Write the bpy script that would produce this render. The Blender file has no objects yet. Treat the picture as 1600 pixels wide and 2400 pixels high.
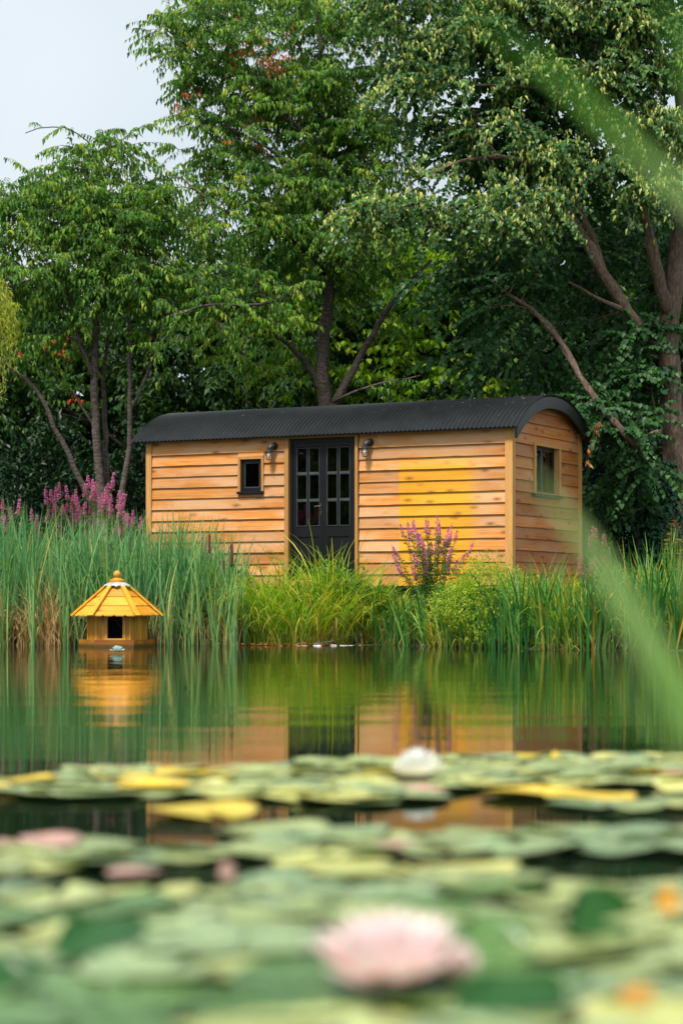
import bpy, math, random
import numpy as np
from mathutils import Vector, Matrix
R = math.radians
sc = bpy.context.scene
col = sc.collection

# ------------------------------------------------------------------ camera, sky, sun, exposure
F = 4860.0; CH = 0.627; HZ = 1410.0          # focal length in photo pixels, camera height, horizon row
cam_d = bpy.data.cameras.new('camera'); cam = bpy.data.objects.new('camera', cam_d); col.objects.link(cam)
cam.location = (0, 0, CH); cam.rotation_euler = (R(90), 0, 0)
cam_d.sensor_fit = 'VERTICAL'; cam_d.sensor_height = 36.0; cam_d.sensor_width = 24.0
cam_d.lens = F / 2400 * 36; cam_d.shift_y = (HZ - 1200) / 2400
cam_d.clip_start = 0.05; cam_d.clip_end = 2000
cam_d.dof.use_dof = True; cam_d.dof.focus_distance = 32.0; cam_d.dof.aperture_fstop = 1.7
sc.camera = cam

SUN_EL, SUN_AZ = 57.0, 208.0                 # azimuth clockwise from +Y (north): behind the camera, to the left
wd = bpy.data.worlds.new('World'); sc.world = wd; wd.use_nodes = True
nt = wd.node_tree; nt.nodes.clear()
out = nt.nodes.new('ShaderNodeOutputWorld'); bg = nt.nodes.new('ShaderNodeBackground')
sky = nt.nodes.new('ShaderNodeTexSky'); sky.sky_type = 'NISHITA'; sky.sun_disc = False
sky.sun_elevation = R(SUN_EL); sky.sun_rotation = R(SUN_AZ); sky.dust_density = 4; sky.ozone_density = 2; sky.air_density = 1.0
tc = nt.nodes.new('ShaderNodeTexCoord'); nz = nt.nodes.new('ShaderNodeTexNoise')
nz.inputs['Scale'].default_value = 2.2; nz.inputs['Detail'].default_value = 3
nt.links.new(tc.outputs['Generated'], nz.inputs['Vector'])
cr = nt.nodes.new('ShaderNodeValToRGB')
cr.color_ramp.elements[0].position = .3; cr.color_ramp.elements[0].color = (4.6, 5.25, 5.7, 1)
cr.color_ramp.elements[1].position = .7; cr.color_ramp.elements[1].color = (6.8, 7.2, 7.4, 1)
nt.links.new(nz.outputs['Fac'], cr.inputs['Fac'])
mx = nt.nodes.new('ShaderNodeMix'); mx.data_type = 'RGBA'; mx.inputs[0].default_value = .85
nt.links.new(sky.outputs[0], mx.inputs[6]); nt.links.new(cr.outputs[0], mx.inputs[7])
nt.links.new(mx.outputs[2], bg.inputs[0]); bg.inputs[1].default_value = 0.08
nt.links.new(bg.outputs[0], out.inputs[0])

sun_d = bpy.data.lights.new('sun', 'SUN'); sun_d.energy = 2.6; sun_d.angle = R(10); sun_d.color = (1, .94, .84)
sun = bpy.data.objects.new('sun', sun_d); col.objects.link(sun)
az = R(SUN_AZ); el = R(SUN_EL)
sdir = Vector((math.sin(az) * math.cos(el), math.cos(az) * math.cos(el), math.sin(el)))
sun.rotation_euler = sdir.to_track_quat('Z', 'Y').to_euler(); sun.location = (0, -10, 40)

vs = sc.view_settings; vs.view_transform = 'Standard'; vs.look = 'None'; vs.exposure = 0.95; vs.gamma = 1
sc.cycles.max_bounces = 8; sc.cycles.transparent_max_bounces = 12; sc.cycles.use_denoising = True

# ------------------------------------------------------------------ helpers
rng = np.random.default_rng(7); random.seed(7)
def W(px, py, d): return np.array([(px - 800) / F * d, d, CH - (py - HZ) / F * d])
def smooth(a, b, x):
    t = np.clip((np.asarray(x, float) - a) / (b - a), 0, 1); return t * t * (3 - 2 * t)
def shore(x): return 29.8 - 3.2 * smooth(.3, 3.5, x) + .10 * np.sin(np.asarray(x) * 2.3) + .06 * np.sin(np.asarray(x) * 5.1 + 1)
def ground(x, y):
    x = np.asarray(x, float); y = np.asarray(y, float); s = y - shore(x)
    z = np.where(s < 0, -.6 * smooth(0, 1.2, -s), .42 * smooth(0, 2.4, s) + .25 * smooth(8, 30, s))
    near = .12 - .72 * smooth(1.4, 2.5, y)
    z = np.where(y < 10, near, z)
    side = smooth(22, 25, np.abs(x)); z = z * (1 - side) + np.maximum(z, .45) * side
    return z + .015 * np.sin(x * 3.1 + y * 1.7) * np.cos(y * 2.3 - x)
def gz(x, y): return float(ground(x, y))

def tag(o, label=None, cat=None, group=None, kind=None):
    if label: o['label'] = label
    if cat: o['category'] = cat
    if group: o['group'] = group
    if kind: o['kind'] = kind
    return o
def empty(name, loc=(0, 0, 0), rz=0, label=None, cat=None, group=None):
    o = bpy.data.objects.new(name, None); col.objects.link(o); o.empty_display_size = .1
    o.location = loc; o.rotation_euler = (0, 0, rz); tag(o, label, cat, group); return o
def link(name, me, parent=None, m=None):
    o = bpy.data.objects.new(name, me); col.objects.link(o); o.parent = parent
    if m is not None and not me.materials: me.materials.append(m)
    return o
def copy_tree(o, parent=None):
    c = o.copy(); col.objects.link(c); c.parent = parent
    for ch in list(o.children): copy_tree(ch, c)
    return c

def np_mesh(name, V, faces, m=None, tint=None, smooth_sh=False):
    """V (N,3); faces: list of int arrays (M,k)"""
    me = bpy.data.meshes.new(name); V = np.asarray(V, np.float32)
    me.vertices.add(len(V)); me.vertices.foreach_set('co', V.ravel())
    loops = np.concatenate([f.ravel() for f in faces]).astype(np.int32)
    tot = np.concatenate([np.full(len(f), f.shape[1]) for f in faces]).astype(np.int32)
    start = np.concatenate([[0], np.cumsum(tot)[:-1]]).astype(np.int32)
    me.loops.add(len(loops)); me.loops.foreach_set('vertex_index', loops)
    me.polygons.add(len(tot)); me.polygons.foreach_set('loop_start', start)
    me.polygons.foreach_set('use_smooth', np.full(len(tot), bool(smooth_sh)))
    if tint is not None:
        a = me.attributes.new('tint', 'FLOAT', 'POINT'); a.data.foreach_set('value', np.asarray(tint, np.float32))
    me.update(calc_edges=True)
    if m is not None: me.materials.append(m)
    return me
class Acc:
    """collects numpy pieces into one mesh"""
    def __init__(s): s.V = []; s.F = {}; s.T = []; s.n = 0
    def add(s, V, faces, tint=None):
        V = np.asarray(V, float).reshape(-1, 3)
        for f in faces:
            f = np.asarray(f, int); s.F.setdefault(f.shape[1], []).append(f + s.n)
        s.V.append(V); s.T.append(np.zeros(len(V)) if tint is None else np.broadcast_to(tint, (len(V),)))
        s.n += len(V)
    def build(s, name, m=None, smooth_sh=False):
        return np_mesh(name, np.concatenate(s.V), [np.concatenate(v) for v in s.F.values()], m, np.concatenate(s.T), smooth_sh)
    def obj(s, name, m, parent=None, smooth_sh=False): return link(name, s.build(name, m, smooth_sh), parent)
def unit(a): return a / np.maximum(np.linalg.norm(a, axis=-1, keepdims=True), 1e-9)

def tube(acc, P, r, n=6, tint=0.5, cap=True):
    P = np.asarray(P, float); r = np.broadcast_to(np.asarray(r, float), (len(P),))
    T = unit(np.gradient(P, axis=0)); up = np.array([0.13, .31, 1.0])
    if abs(T[0] @ unit(up)) > .95: up = np.array([1.0, .2, .1])
    X = unit(np.cross(T, up)); Y = np.cross(T, X)
    a = np.arange(n) / n * 2 * math.pi
    V = P[:, None] + r[:, None, None] * (np.cos(a)[None, :, None] * X[:, None] + np.sin(a)[None, :, None] * Y[:, None])
    k = np.arange(len(P) - 1)[:, None] * n; i = np.arange(n)[None]; j = (i + 1) % n
    q = np.stack([k + i, k + j, k + n + j, k + n + i], -1).reshape(-1, 4)
    fs = [q]
    if cap: fs += [np.arange(n)[None, ::-1], (np.arange(n) + (len(P) - 1) * n)[None]]
    acc.add(V.reshape(-1, 3), fs, tint)
def boxv(acc, x0, x1, y0, y1, z0, z1, tint=.5, b=0):
    V = [(x, y, z) for z in (z0, z1) for y in (y0, y1) for x in (x0, x1)]
    acc.add(V, [[(0, 2, 3, 1), (4, 5, 7, 6), (0, 1, 5, 4), (2, 6, 7, 3), (0, 4, 6, 2), (1, 3, 7, 5)]], tint)
def box_obj(name, b, m, parent=None):
    a = Acc(); boxv(a, *b); return a.obj(name, m, parent)
def lathe(acc, prof, n=16, c=(0, 0, 0), tint=.5):
    prof = np.asarray(prof, float); a = np.arange(n) / n * 2 * math.pi
    V = np.stack([prof[:, :1] * np.cos(a), prof[:, :1] * np.sin(a), np.repeat(prof[:, 1:], n, 1)], -1) + np.asarray(c)
    k = np.arange(len(prof) - 1)[:, None] * n; i = np.arange(n)[None]; j = (i + 1) % n
    q = np.stack([k + i, k + j, k + n + j, k + n + i], -1).reshape(-1, 4)
    acc.add(V.reshape(-1, 3), [q, np.arange(n)[None, ::-1], (np.arange(n) + (len(prof) - 1) * n)[None]], tint)

# leaf templates: (verts in width,length,normal ; faces)
LEAF = (np.array([(0, 0, 0), (-.5, .38, .10), (.5, .38, .10), (0, .45, 0), (0, 1, -.22)]), np.array([(0, 2, 3), (0, 3, 1), (3, 2, 4), (3, 4, 1)]))
HEART = (np.array([(0, .08, 0), (-.45, .05, .06), (-.5, .45, .05), (0, 1, -.12), (.5, .45, .05), (.45, .05, .06)]), np.array([(0, 3, 2), (0, 2, 1), (0, 4, 3), (0, 5, 4)]))
RHOMB = (np.array([(0, 0, 0), (.5, .45, .08), (0, 1, -.1), (-.5, .45, .08)]), np.array([(0, 1, 2), (0, 2, 3)]))
def place(acc, tpl, pos, yd, nd, length, width, tint):
    yd = unit(yd); X = unit(np.cross(yd, nd)); Z = np.cross(X, yd)
    t, f = tpl; n = len(pos); length = np.broadcast_to(length, (n,)); width = np.broadcast_to(width, (n,))
    V = pos[:, None] + t[None, :, :1] * width[:, None, None] * X[:, None] + t[None, :, 1:2] * length[:, None, None] * yd[:, None] \
        + t[None, :, 2:] * length[:, None, None] * Z[:, None]
    Fc = (f[None] + (np.arange(n) * len(t))[:, None, None]).reshape(-1, 3)
    acc.add(V.reshape(-1, 3), [Fc], np.repeat(np.broadcast_to(tint, (n,)), len(t)))
def blades(acc, base, h, az, th0, th1, width, K=5, tint=.5, twist=0.5, r=rng, taper=2.5):
    base = np.asarray(base, float); n = len(base); B = lambda v: np.broadcast_to(np.asarray(v, float), (n,))
    h, az, th0, th1, width = map(B, (h, az, th0, th1, width))
    s = (np.arange(K) + .5) / K
    th = th0[:, None] + th1[:, None] * s[None] ** 1.6
    dx = np.sin(th) * h[:, None] / K; dz = np.cos(th) * h[:, None] / K
    hx = np.concatenate([np.zeros((n, 1)), np.cumsum(dx, 1)], 1); hz = np.concatenate([np.zeros((n, 1)), np.cumsum(dz, 1)], 1)
    P = base[:, None] + np.stack([hx * np.cos(az)[:, None], hx * np.sin(az)[:, None], hz], -1)
    wa = az + math.pi / 2 + r.normal(0, twist, n)
    wv = np.stack([np.cos(wa), np.sin(wa), np.zeros(n)], -1)
    S = np.linspace(0, 1, K + 1); prof = np.maximum((1 - S ** taper) * np.minimum(1, .55 + 1.5 * S), .03)
    off = .5 * width[:, None, None] * prof[None, :, None] * wv[:, None]
    V = np.stack([P - off, P + off], 2).reshape(-1, 3)
    k = np.arange(K)[None] * 2 + (np.arange(n) * 2 * (K + 1))[:, None]
    q = np.stack([k, k + 1, k + 3, k + 2], -1).reshape(-1, 4)
    acc.add(V, [q], np.repeat(B(tint), 2 * (K + 1)))
    return P

# ------------------------------------------------------------------ materials
def new_mat(name):
    m = bpy.data.materials.new(name); m.use_nodes = True; t = m.node_tree
    return m, t, t.nodes['Principled BSDF'], t.nodes['Material Output']
def N(t, typ, **kw):
    n = t.nodes.new(typ)
    for k, v in kw.items():
        if k.startswith('i_'): n.inputs[k[2:].replace('_', ' ')].default_value = v
        else: setattr(n, k, v)
    return n
def ramp(t, stops):
    n = t.nodes.new('ShaderNodeValToRGB'); e = n.color_ramp.elements
    while len(e) < len(stops): e.new(.5)
    for i, (p, c) in enumerate(stops): e[i].position = p; e[i].color = (*c, 1)
    return n
def mixc(t, fac, a, b, mode='MIX'):
    n = t.nodes.new('ShaderNodeMix'); n.data_type = 'RGBA'; n.blend_type = mode
    for sck, v in ((0, fac), (6, a), (7, b)):
        if hasattr(v, 'links') or isinstance(v, bpy.types.NodeSocket): t.links.new(v, n.inputs[sck])
        elif isinstance(v, (int, float)): n.inputs[sck].default_value = v
        else: n.inputs[sck].default_value = (*v, 1)
    return n.outputs[2]
def flat(name, c, rough=.6, metal=0, spec=.5, var=.12, scale=8, bump=0, coat=0):
    m, t, b, o = new_mat(name)
    tc = N(t, 'ShaderNodeTexCoord'); nz = N(t, 'ShaderNodeTexNoise', i_Scale=scale, i_Detail=5.0)
    t.links.new(tc.outputs['Object'], nz.inputs['Vector'])
    rp = ramp(t, [(.3, tuple(x * (1 - var) for x in c)), (.7, tuple(min(1, x * (1 + var)) for x in c))])
    t.links.new(nz.outputs['Fac'], rp.inputs[0]); t.links.new(rp.outputs[0], b.inputs['Base Color'])
    b.inputs['Roughness'].default_value = rough; b.inputs['Metallic'].default_value = metal
    b.inputs['Specular IOR Level'].default_value = spec; b.inputs['Coat Weight'].default_value = coat
    if bump:
        bp = N(t, 'ShaderNodeBump', i_Strength=.6, i_Distance=bump); t.links.new(nz.outputs['Fac'], bp.inputs['Height'])
        t.links.new(bp.outputs[0], b.inputs['Normal'])
    return m
def leafmat(name, stops, trans=.35, rough=.48, spec=.25, tcol=(1.3, 1.35, .45)):
    m, t, b, o = new_mat(name)
    at = N(t, 'ShaderNodeAttribute', attribute_name='tint')
    rp = ramp(t, stops); t.links.new(at.outputs['Fac'], rp.inputs[0])
    t.links.new(rp.outputs[0], b.inputs['Base Color']); b.inputs['Roughness'].default_value = rough
    b.inputs['Specular IOR Level'].default_value = spec
    tr = N(t, 'ShaderNodeBsdfTranslucent')
    t.links.new(mixc(t, 1.0, rp.outputs[0], tcol, 'MULTIPLY'), tr.inputs[0])
    ms = N(t, 'ShaderNodeMixShader'); ms.inputs[0].default_value = trans
    t.links.new(b.outputs[0], ms.inputs[1]); t.links.new(tr.outputs[0], ms.inputs[2]); t.links.new(ms.outputs[0], o.inputs[0])
    return m
def barkmat(name, dark, light, zs=14.0, xs=5.0, lo=.45, hi=.7):
    m, t, b, o = new_mat(name)
    tc = N(t, 'ShaderNodeTexCoord'); mp = N(t, 'ShaderNodeMapping'); mp.inputs['Scale'].default_value = (xs, xs, zs)
    t.links.new(tc.outputs['Object'], mp.inputs[0])
    nz = N(t, 'ShaderNodeTexNoise', i_Scale=1.6, i_Detail=7.0, i_Roughness=.65); t.links.new(mp.outputs[0], nz.inputs['Vector'])
    rp = ramp(t, [(lo, dark), (hi, light)]); t.links.new(nz.outputs['Fac'], rp.inputs[0])
    t.links.new(rp.outputs[0], b.inputs['Base Color']); b.inputs['Roughness'].default_value = .85
    bp = N(t, 'ShaderNodeBump', i_Strength=.8, i_Distance=.03); t.links.new(nz.outputs['Fac'], bp.inputs['Height']); t.links.new(bp.outputs[0], b.inputs['Normal'])
    return m

M = {}
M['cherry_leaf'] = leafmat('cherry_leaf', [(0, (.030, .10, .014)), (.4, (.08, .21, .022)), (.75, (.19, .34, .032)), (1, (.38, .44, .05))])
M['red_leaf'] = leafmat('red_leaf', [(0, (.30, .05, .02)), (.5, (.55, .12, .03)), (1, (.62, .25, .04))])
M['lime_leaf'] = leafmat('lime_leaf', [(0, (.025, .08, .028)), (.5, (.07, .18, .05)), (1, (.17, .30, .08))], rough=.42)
M['bract'] = leafmat('bract', [(0, (.36, .46, .10)), (.6, (.56, .60, .18)), (1, (.72, .66, .24))], trans=.3)
M['wood_leaf'] = leafmat('wood_leaf', [(0, (.013, .040, .012)), (.6, (.030, .085, .018)), (1, (.09, .17, .025))])
M['bright_leaf'] = leafmat('bright_leaf', [(0, (.09, .20, .012)), (.6, (.22, .38, .02)), (1, (.45, .52, .035))], trans=.5)
M['laurel_leaf'] = leafmat('laurel_leaf', [(0, (.006, .022, .011)), (.6, (.013, .044, .016)), (1, (.032, .085, .022))], trans=.15, rough=.45)
M['willow_leaf'] = leafmat('willow_leaf', [(0, (.26, .38, .06)), (.6, (.45, .54, .09)), (1, (.66, .56, .08))], trans=.4)
M['ivy_leaf'] = leafmat('ivy_leaf', [(0, (.012, .05, .025)), (.8, (.03, .11, .04)), (1, (.12, .28, .05))], trans=.12, rough=.3)
M['reed'] = leafmat('reed', [(0, (.06, .20, .08)), (.5, (.13, .33, .13)), (.85, (.28, .46, .16)), (.93, (.35, .42, .10)), (1, (.55, .42, .12))], trans=.3, rough=.5)
M['straw'] = leafmat('straw', [(0, (.26, .13, .05)), (.5, (.50, .31, .12)), (1, (.68, .52, .25))], trans=.2, rough=.7, tcol=(1, .9, .6))
M['sedge'] = leafmat('sedge', [(0, (.08, .22, .02)), (.4, (.26, .42, .03)), (.75, (.46, .54, .05)), (.93, (.60, .54, .07)), (1, (.5, .28, .08))], trans=.4, rough=.45)
M['iris'] = leafmat('iris', [(0, (.03, .14, .04)), (.5, (.07, .25, .05)), (.85, (.19, .36, .06)), (.95, (.42, .40, .05)), (1, (.5, .27, .05))], trans=.25, rough=.4)
M['herb'] = leafmat('herb', [(0, (.07, .18, .03)), (.5, (.15, .30, .035)), (1, (.30, .42, .05))], trans=.35)
M['gold_bush'] = leafmat('gold_bush', [(0, (.14, .28, .02)), (.5, (.34, .48, .04)), (1, (.58, .60, .07))], trans=.35)
M['loose_leaf'] = leafmat('loose_leaf', [(0, (.06, .16, .05)), (.6, (.13, .26, .07)), (1, (.28, .33, .07))], trans=.3)
M['pink'] = leafmat('pink', [(0, (.66, .16, .42)), (.5, (.88, .34, .62)), (1, (.92, .58, .76))], trans=.35, tcol=(1, .8, .9))
M['pale_pink'] = leafmat('pale_pink', [(0, (.52, .16, .24)), (.5, (.70, .30, .36)), (1, (.78, .46, .46))], trans=.35, tcol=(1, .8, .9))
M['cherry_bark'] = barkmat('cherry_bark', (.045, .032, .028), (.17, .14, .12), zs=20.0, xs=7.0, lo=.40, hi=.72)
M['mossy_bark'] = barkmat('mossy_bark', (.06, .05, .035), (.13, .15, .06), zs=8.0, xs=6.0)
M['lime_bark'] = barkmat('lime_bark', (.10, .065, .045), (.26, .18, .13), zs=5.0, xs=16.0)
M['dark_bark'] = barkmat('dark_bark', (.03, .024, .02), (.08, .065, .05), zs=6, xs=12)

def ground_mat():
    m, t, b, o = new_mat('soil')
    tc = N(t, 'ShaderNodeTexCoord'); n1 = N(t, 'ShaderNodeTexNoise', i_Scale=1.3, i_Detail=6.0); n2 = N(t, 'ShaderNodeTexNoise', i_Scale=22.0, i_Detail=6.0)
    for n in (n1, n2): t.links.new(tc.outputs['Object'], n.inputs['Vector'])
    r1 = ramp(t, [(.35, (.035, .028, .018)), (.5, (.05, .06, .02)), (.65, (.06, .10, .025))]); t.links.new(n1.outputs['Fac'], r1.inputs[0])
    r2 = ramp(t, [(.3, (.5, .5, .5)), (.75, (1.3, 1.3, 1.2))]); t.links.new(n2.outputs['Fac'], r2.inputs[0])
    t.links.new(mixc(t, 1.0, r1.outputs[0], r2.outputs[0], 'MULTIPLY'), b.inputs['Base Color']); b.inputs['Roughness'].default_value = .95
    bp = N(t, 'ShaderNodeBump', i_Strength=1.0, i_Distance=.04); t.links.new(n2.outputs['Fac'], bp.inputs['Height']); t.links.new(bp.outputs[0], b.inputs['Normal'])
    return m
M['soil'] = ground_mat()
def water_mat():
    m, t, b, o = new_mat('pond_water')
    b.inputs['Base Color'].default_value = (.006, .016, .006, 1); b.inputs['Roughness'].default_value = .035; b.inputs['IOR'].default_value = 1.333
    tc = N(t, 'ShaderNodeTexCoord'); hs = None
    for sx, sy, amp in ((.25, 1.5, .8), (.8, 3.6, .42), (2.4, 8.0, .14), (.1, .3, 1.2)):
        mp = N(t, 'ShaderNodeMapping'); mp.inputs['Scale'].default_value = (sx, sy, 1); t.links.new(tc.outputs['Object'], mp.inputs[0])
        nz = N(t, 'ShaderNodeTexNoise', i_Scale=1.0, i_Detail=2.0); t.links.new(mp.outputs[0], nz.inputs['Vector'])
        mu = N(t, 'ShaderNodeMath', operation='MULTIPLY'); mu.inputs[1].default_value = amp; t.links.new(nz.outputs['Fac'], mu.inputs[0])
        if hs is None: hs = mu.outputs[0]
        else:
            ad = N(t, 'ShaderNodeMath', operation='ADD'); t.links.new(hs, ad.inputs[0]); t.links.new(mu.outputs[0], ad.inputs[1]); hs = ad.outputs[0]
    bp = N(t, 'ShaderNodeBump', i_Strength=1.0, i_Distance=.0058); t.links.new(hs, bp.inputs['Height']); t.links.new(bp.outputs[0], b.inputs['Normal'])
    return m
M['water'] = water_mat()

def wood_mat(name, dark, mid, light, axis='x', wet=False, patch=False, knots=True, gloss=.6, weather=(.50, .36, .24)):
    """board timber; grain runs along local x or y (or z)"""
    m, t, b, o = new_mat(name)
    tc = N(t, 'ShaderNodeTexCoord'); oi = N(t, 'ShaderNodeObjectInfo')
    mul = N(t, 'ShaderNodeMath', operation='MULTIPLY'); mul.inputs[1].default_value = 37.0; t.links.new(oi.outputs['Random'], mul.inputs[0])
    cb = N(t, 'ShaderNodeCombineXYZ')
    for i in range(3): t.links.new(mul.outputs[0], cb.inputs[i])
    va = N(t, 'ShaderNodeVectorMath', operation='ADD'); t.links.new(tc.outputs['Object'], va.inputs[0]); t.links.new(cb.outputs[0], va.inputs[1])
    sc3 = {'x': (1.0, 22, 22), 'y': (22, 1.0, 22), 'z': (22, 22, 1.0)}[axis]
    mp = N(t, 'ShaderNodeMapping'); mp.inputs['Scale'].default_value = sc3; t.links.new(va.outputs[0], mp.inputs[0])
    g = N(t, 'ShaderNodeTexNoise', i_Scale=1.5, i_Detail=6.0, i_Roughness=.6, i_Distortion=.8); t.links.new(mp.outputs[0], g.inputs['Vector'])
    rp = ramp(t, [(.25, dark), (.5, mid), (.78, light)]); t.links.new(g.outputs['Fac'], rp.inputs[0]); c = rp.outputs[0]
    sc4 = {'x': (.9, 3.5, 3.5), 'y': (3.5, .9, 3.5), 'z': (3.5, 3.5, .9)}[axis]
    mp2 = N(t, 'ShaderNodeMapping'); mp2.inputs['Scale'].default_value = sc4; t.links.new(va.outputs[0], mp2.inputs[0])
    w = N(t, 'ShaderNodeTexNoise', i_Scale=1.2, i_Detail=4.0); t.links.new(mp2.outputs[0], w.inputs['Vector'])
    wr = ramp(t, [(.40, (0, 0, 0)), (.62, (.9, .9, .9))]); t.links.new(w.outputs['Fac'], wr.inputs[0])
    if weather: c = mixc(t, wr.outputs[0], c, weather)
    # board-to-board tone
    tr = ramp(t, [(0, (.70, .66, .62)), (.5, (.95, .95, .95)), (1, (1.15, 1.12, 1.05))]); t.links.new(oi.outputs['Random'], tr.inputs[0])
    c = mixc(t, 1.0, c, tr.outputs[0], 'MULTIPLY')
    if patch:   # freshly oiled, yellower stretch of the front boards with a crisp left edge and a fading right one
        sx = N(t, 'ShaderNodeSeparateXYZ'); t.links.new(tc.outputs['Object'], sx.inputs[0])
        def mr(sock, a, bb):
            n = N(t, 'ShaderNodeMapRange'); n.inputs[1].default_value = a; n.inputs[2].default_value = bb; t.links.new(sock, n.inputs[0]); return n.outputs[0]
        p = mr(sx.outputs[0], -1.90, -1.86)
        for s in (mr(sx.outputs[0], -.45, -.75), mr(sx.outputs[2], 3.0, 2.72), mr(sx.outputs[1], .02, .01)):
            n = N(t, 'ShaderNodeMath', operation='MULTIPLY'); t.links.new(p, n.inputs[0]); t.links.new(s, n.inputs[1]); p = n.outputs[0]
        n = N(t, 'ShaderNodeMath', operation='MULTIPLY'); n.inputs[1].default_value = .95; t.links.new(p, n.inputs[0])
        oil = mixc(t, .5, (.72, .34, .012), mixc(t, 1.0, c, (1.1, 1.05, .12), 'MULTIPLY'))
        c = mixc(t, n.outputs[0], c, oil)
    if wet:     # algae and wet line just above the water
        sx = N(t, 'ShaderNodeSeparateXYZ'); t.links.new(tc.outputs['Object'], sx.inputs[0]); n = N(t, 'ShaderNodeMapRange'); n.inputs[1].default_value = .06; n.inputs[2].default_value = .02; t.links.new(sx.outputs[2], n.inputs[0])
        c = mixc(t, n.outputs[0], c, (.10, .06, .015))
    if knots:
        ks = {'x': (2.4, 6, 6.0), 'y': (6, 2.4, 6.0), 'z': (6, 6, 2.4)}[axis]
        mp3 = N(t, 'ShaderNodeMapping'); mp3.inputs['Scale'].default_value = ks; t.links.new(va.outputs[0], mp3.inputs[0])
        vo = N(t, 'ShaderNodeTexVoronoi', i_Scale=1.0); t.links.new(mp3.outputs[0], vo.inputs['Vector'])
        kr = ramp(t, [(.06, (.9, .9, .9)), (.13, (.5, .5, .5)), (.28, (0, 0, 0))]); t.links.new(vo.outputs['Distance'], kr.inputs[0])
        c = mixc(t, kr.outputs[0], c, tuple(x * .36 for x in mid))
    t.links.new(c, b.inputs['Base Color']); b.inputs['Roughness'].default_value = gloss; b.inputs['Specular IOR Level'].default_value = .3
    bp = N(t, 'ShaderNodeBump', i_Strength=.5, i_Distance=.006); t.links.new(g.outputs['Fac'], bp.inputs['Height']); t.links.new(bp.outputs[0], b.inputs['Normal'])
    return m
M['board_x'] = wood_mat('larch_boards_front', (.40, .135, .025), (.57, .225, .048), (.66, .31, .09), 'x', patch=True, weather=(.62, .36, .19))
M['board_y'] = wood_mat('larch_boards_end', (.36, .11, .02), (.52, .18, .036), (.60, .25, .07), 'y', weather=(.54, .26, .11))  # redder timber of its own, also darkened to paint in this face's shading
M['trim'] = wood_mat('larch_trim', (.46, .22, .06), (.56, .29, .09), (.64, .37, .14), 'z', knots=False, weather=None)
M['duck_roof'] = wood_mat('yellow_stained_pine', (.58, .21, .008), (.72, .31, .012), (.78, .40, .03), 'x', weather=(.70, .38, .06), gloss=.45)
M['duck_batten'] = wood_mat('yellow_pine_batten', (.64, .26, .014), (.76, .35, .02), (.80, .43, .05), 'z', weather=None, gloss=.45)
M['duck_wall'] = wood_mat('stained_pine_wall', (.40, .19, .018), (.56, .29, .03), (.64, .38, .06), 'z', weather=(.50, .28, .05), gloss=.5)
M['duck_base'] = wood_mat('wet_pine_base', (.34, .12, .015), (.46, .18, .02), (.58, .28, .04), 'x', wet=True, weather=(.25, .08, .02), gloss=.35)
M['black_steel'] = flat('black_roof_steel', (.010, .011, .013), rough=.34, var=.35, scale=3, spec=.5)
M['black_paint'] = flat('black_joinery_paint', (.007, .008, .010), rough=.36, var=.2, scale=6, spec=.35)
M['bead_highlight'] = flat('bead_highlight_paint', (.05, .055, .06), rough=.4, var=.3)  # lighter than the joinery: highlights on beads and bars put into the colour
M['chassis'] = flat('dark_chassis', (.012, .012, .012), rough=.7)
M['lamp_metal'] = flat('dark_lamp_metal', (.028, .03, .033), rough=.45, var=.2, scale=30)
M['chrome'] = flat('brushed_handle', (.65, .65, .66), rough=.25, metal=1, var=.05)
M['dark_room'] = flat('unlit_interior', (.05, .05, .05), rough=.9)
M['lead'] = flat('lead_flashing', (.42, .43, .47), rough=.5, var=.35, scale=14, bump=.004)
M['curtain'] = flat('grey_curtain', (.45, .45, .46), rough=.9, var=.1)
M['stone'] = flat('grey_stone', (.055, .055, .065), rough=.9, var=.3, scale=18, bump=.01)
M['cord'] = flat('blue_grey_cord', (.30, .36, .38), rough=.8)
M['cattail_head'] = flat('cattail_brown', (.10, .035, .015), rough=.95, scale=60, bump=.004)
M['foam'] = flat('white_foam', (.82, .84, .84), rough=.8, var=.08, scale=20, bump=.01)
M['orange_petal'] = leafmat('orange_petal', [(0, (.55, .10, .05)), (1, (.7, .22, .06))])
M['yellow_petal'] = leafmat('yellow_petal', [(0, (.75, .50, .03)), (1, (.8, .75, .5))])
M['dead_leaf'] = leafmat('dead_leaf', [(0, (.22, .07, .02)), (.6, (.42, .18, .06)), (1, (.55, .30, .12))], trans=.2)
M['litter'] = leafmat('litter', [(0, (.28, .08, .02)), (.5, (.55, .22, .04)), (1, (.72, .45, .2))], trans=.1)
M['speck'] = leafmat('speck', [(0, (.5, .16, .05)), (.45, (.55, .5, .45)), (1, (.8, .8, .8))], trans=.05)

def glass_mat():
    m, t, b, o = new_mat('window_glass')
    tr = N(t, 'ShaderNodeBsdfTransparent'); tr.inputs[0].default_value = (.80, .84, .82, 1)
    gl = N(t, 'ShaderNodeBsdfGlossy'); gl.inputs['Roughness'].default_value = .02
    fr = N(t, 'ShaderNodeFresnel'); fr.inputs[0].default_value = 1.5
    ms = N(t, 'ShaderNodeMixShader'); t.links.new(fr.outputs[0], ms.inputs[0]); t.links.new(tr.outputs[0], ms.inputs[1]); t.links.new(gl.outputs[0], ms.inputs[2])
    t.links.new(ms.outputs[0], o.inputs[0]); return m
M['glass'] = glass_mat()
M['bulb'] = flat('white_bulb_glass', (.82, .82, .78), rough=.25, var=.03)

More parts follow.
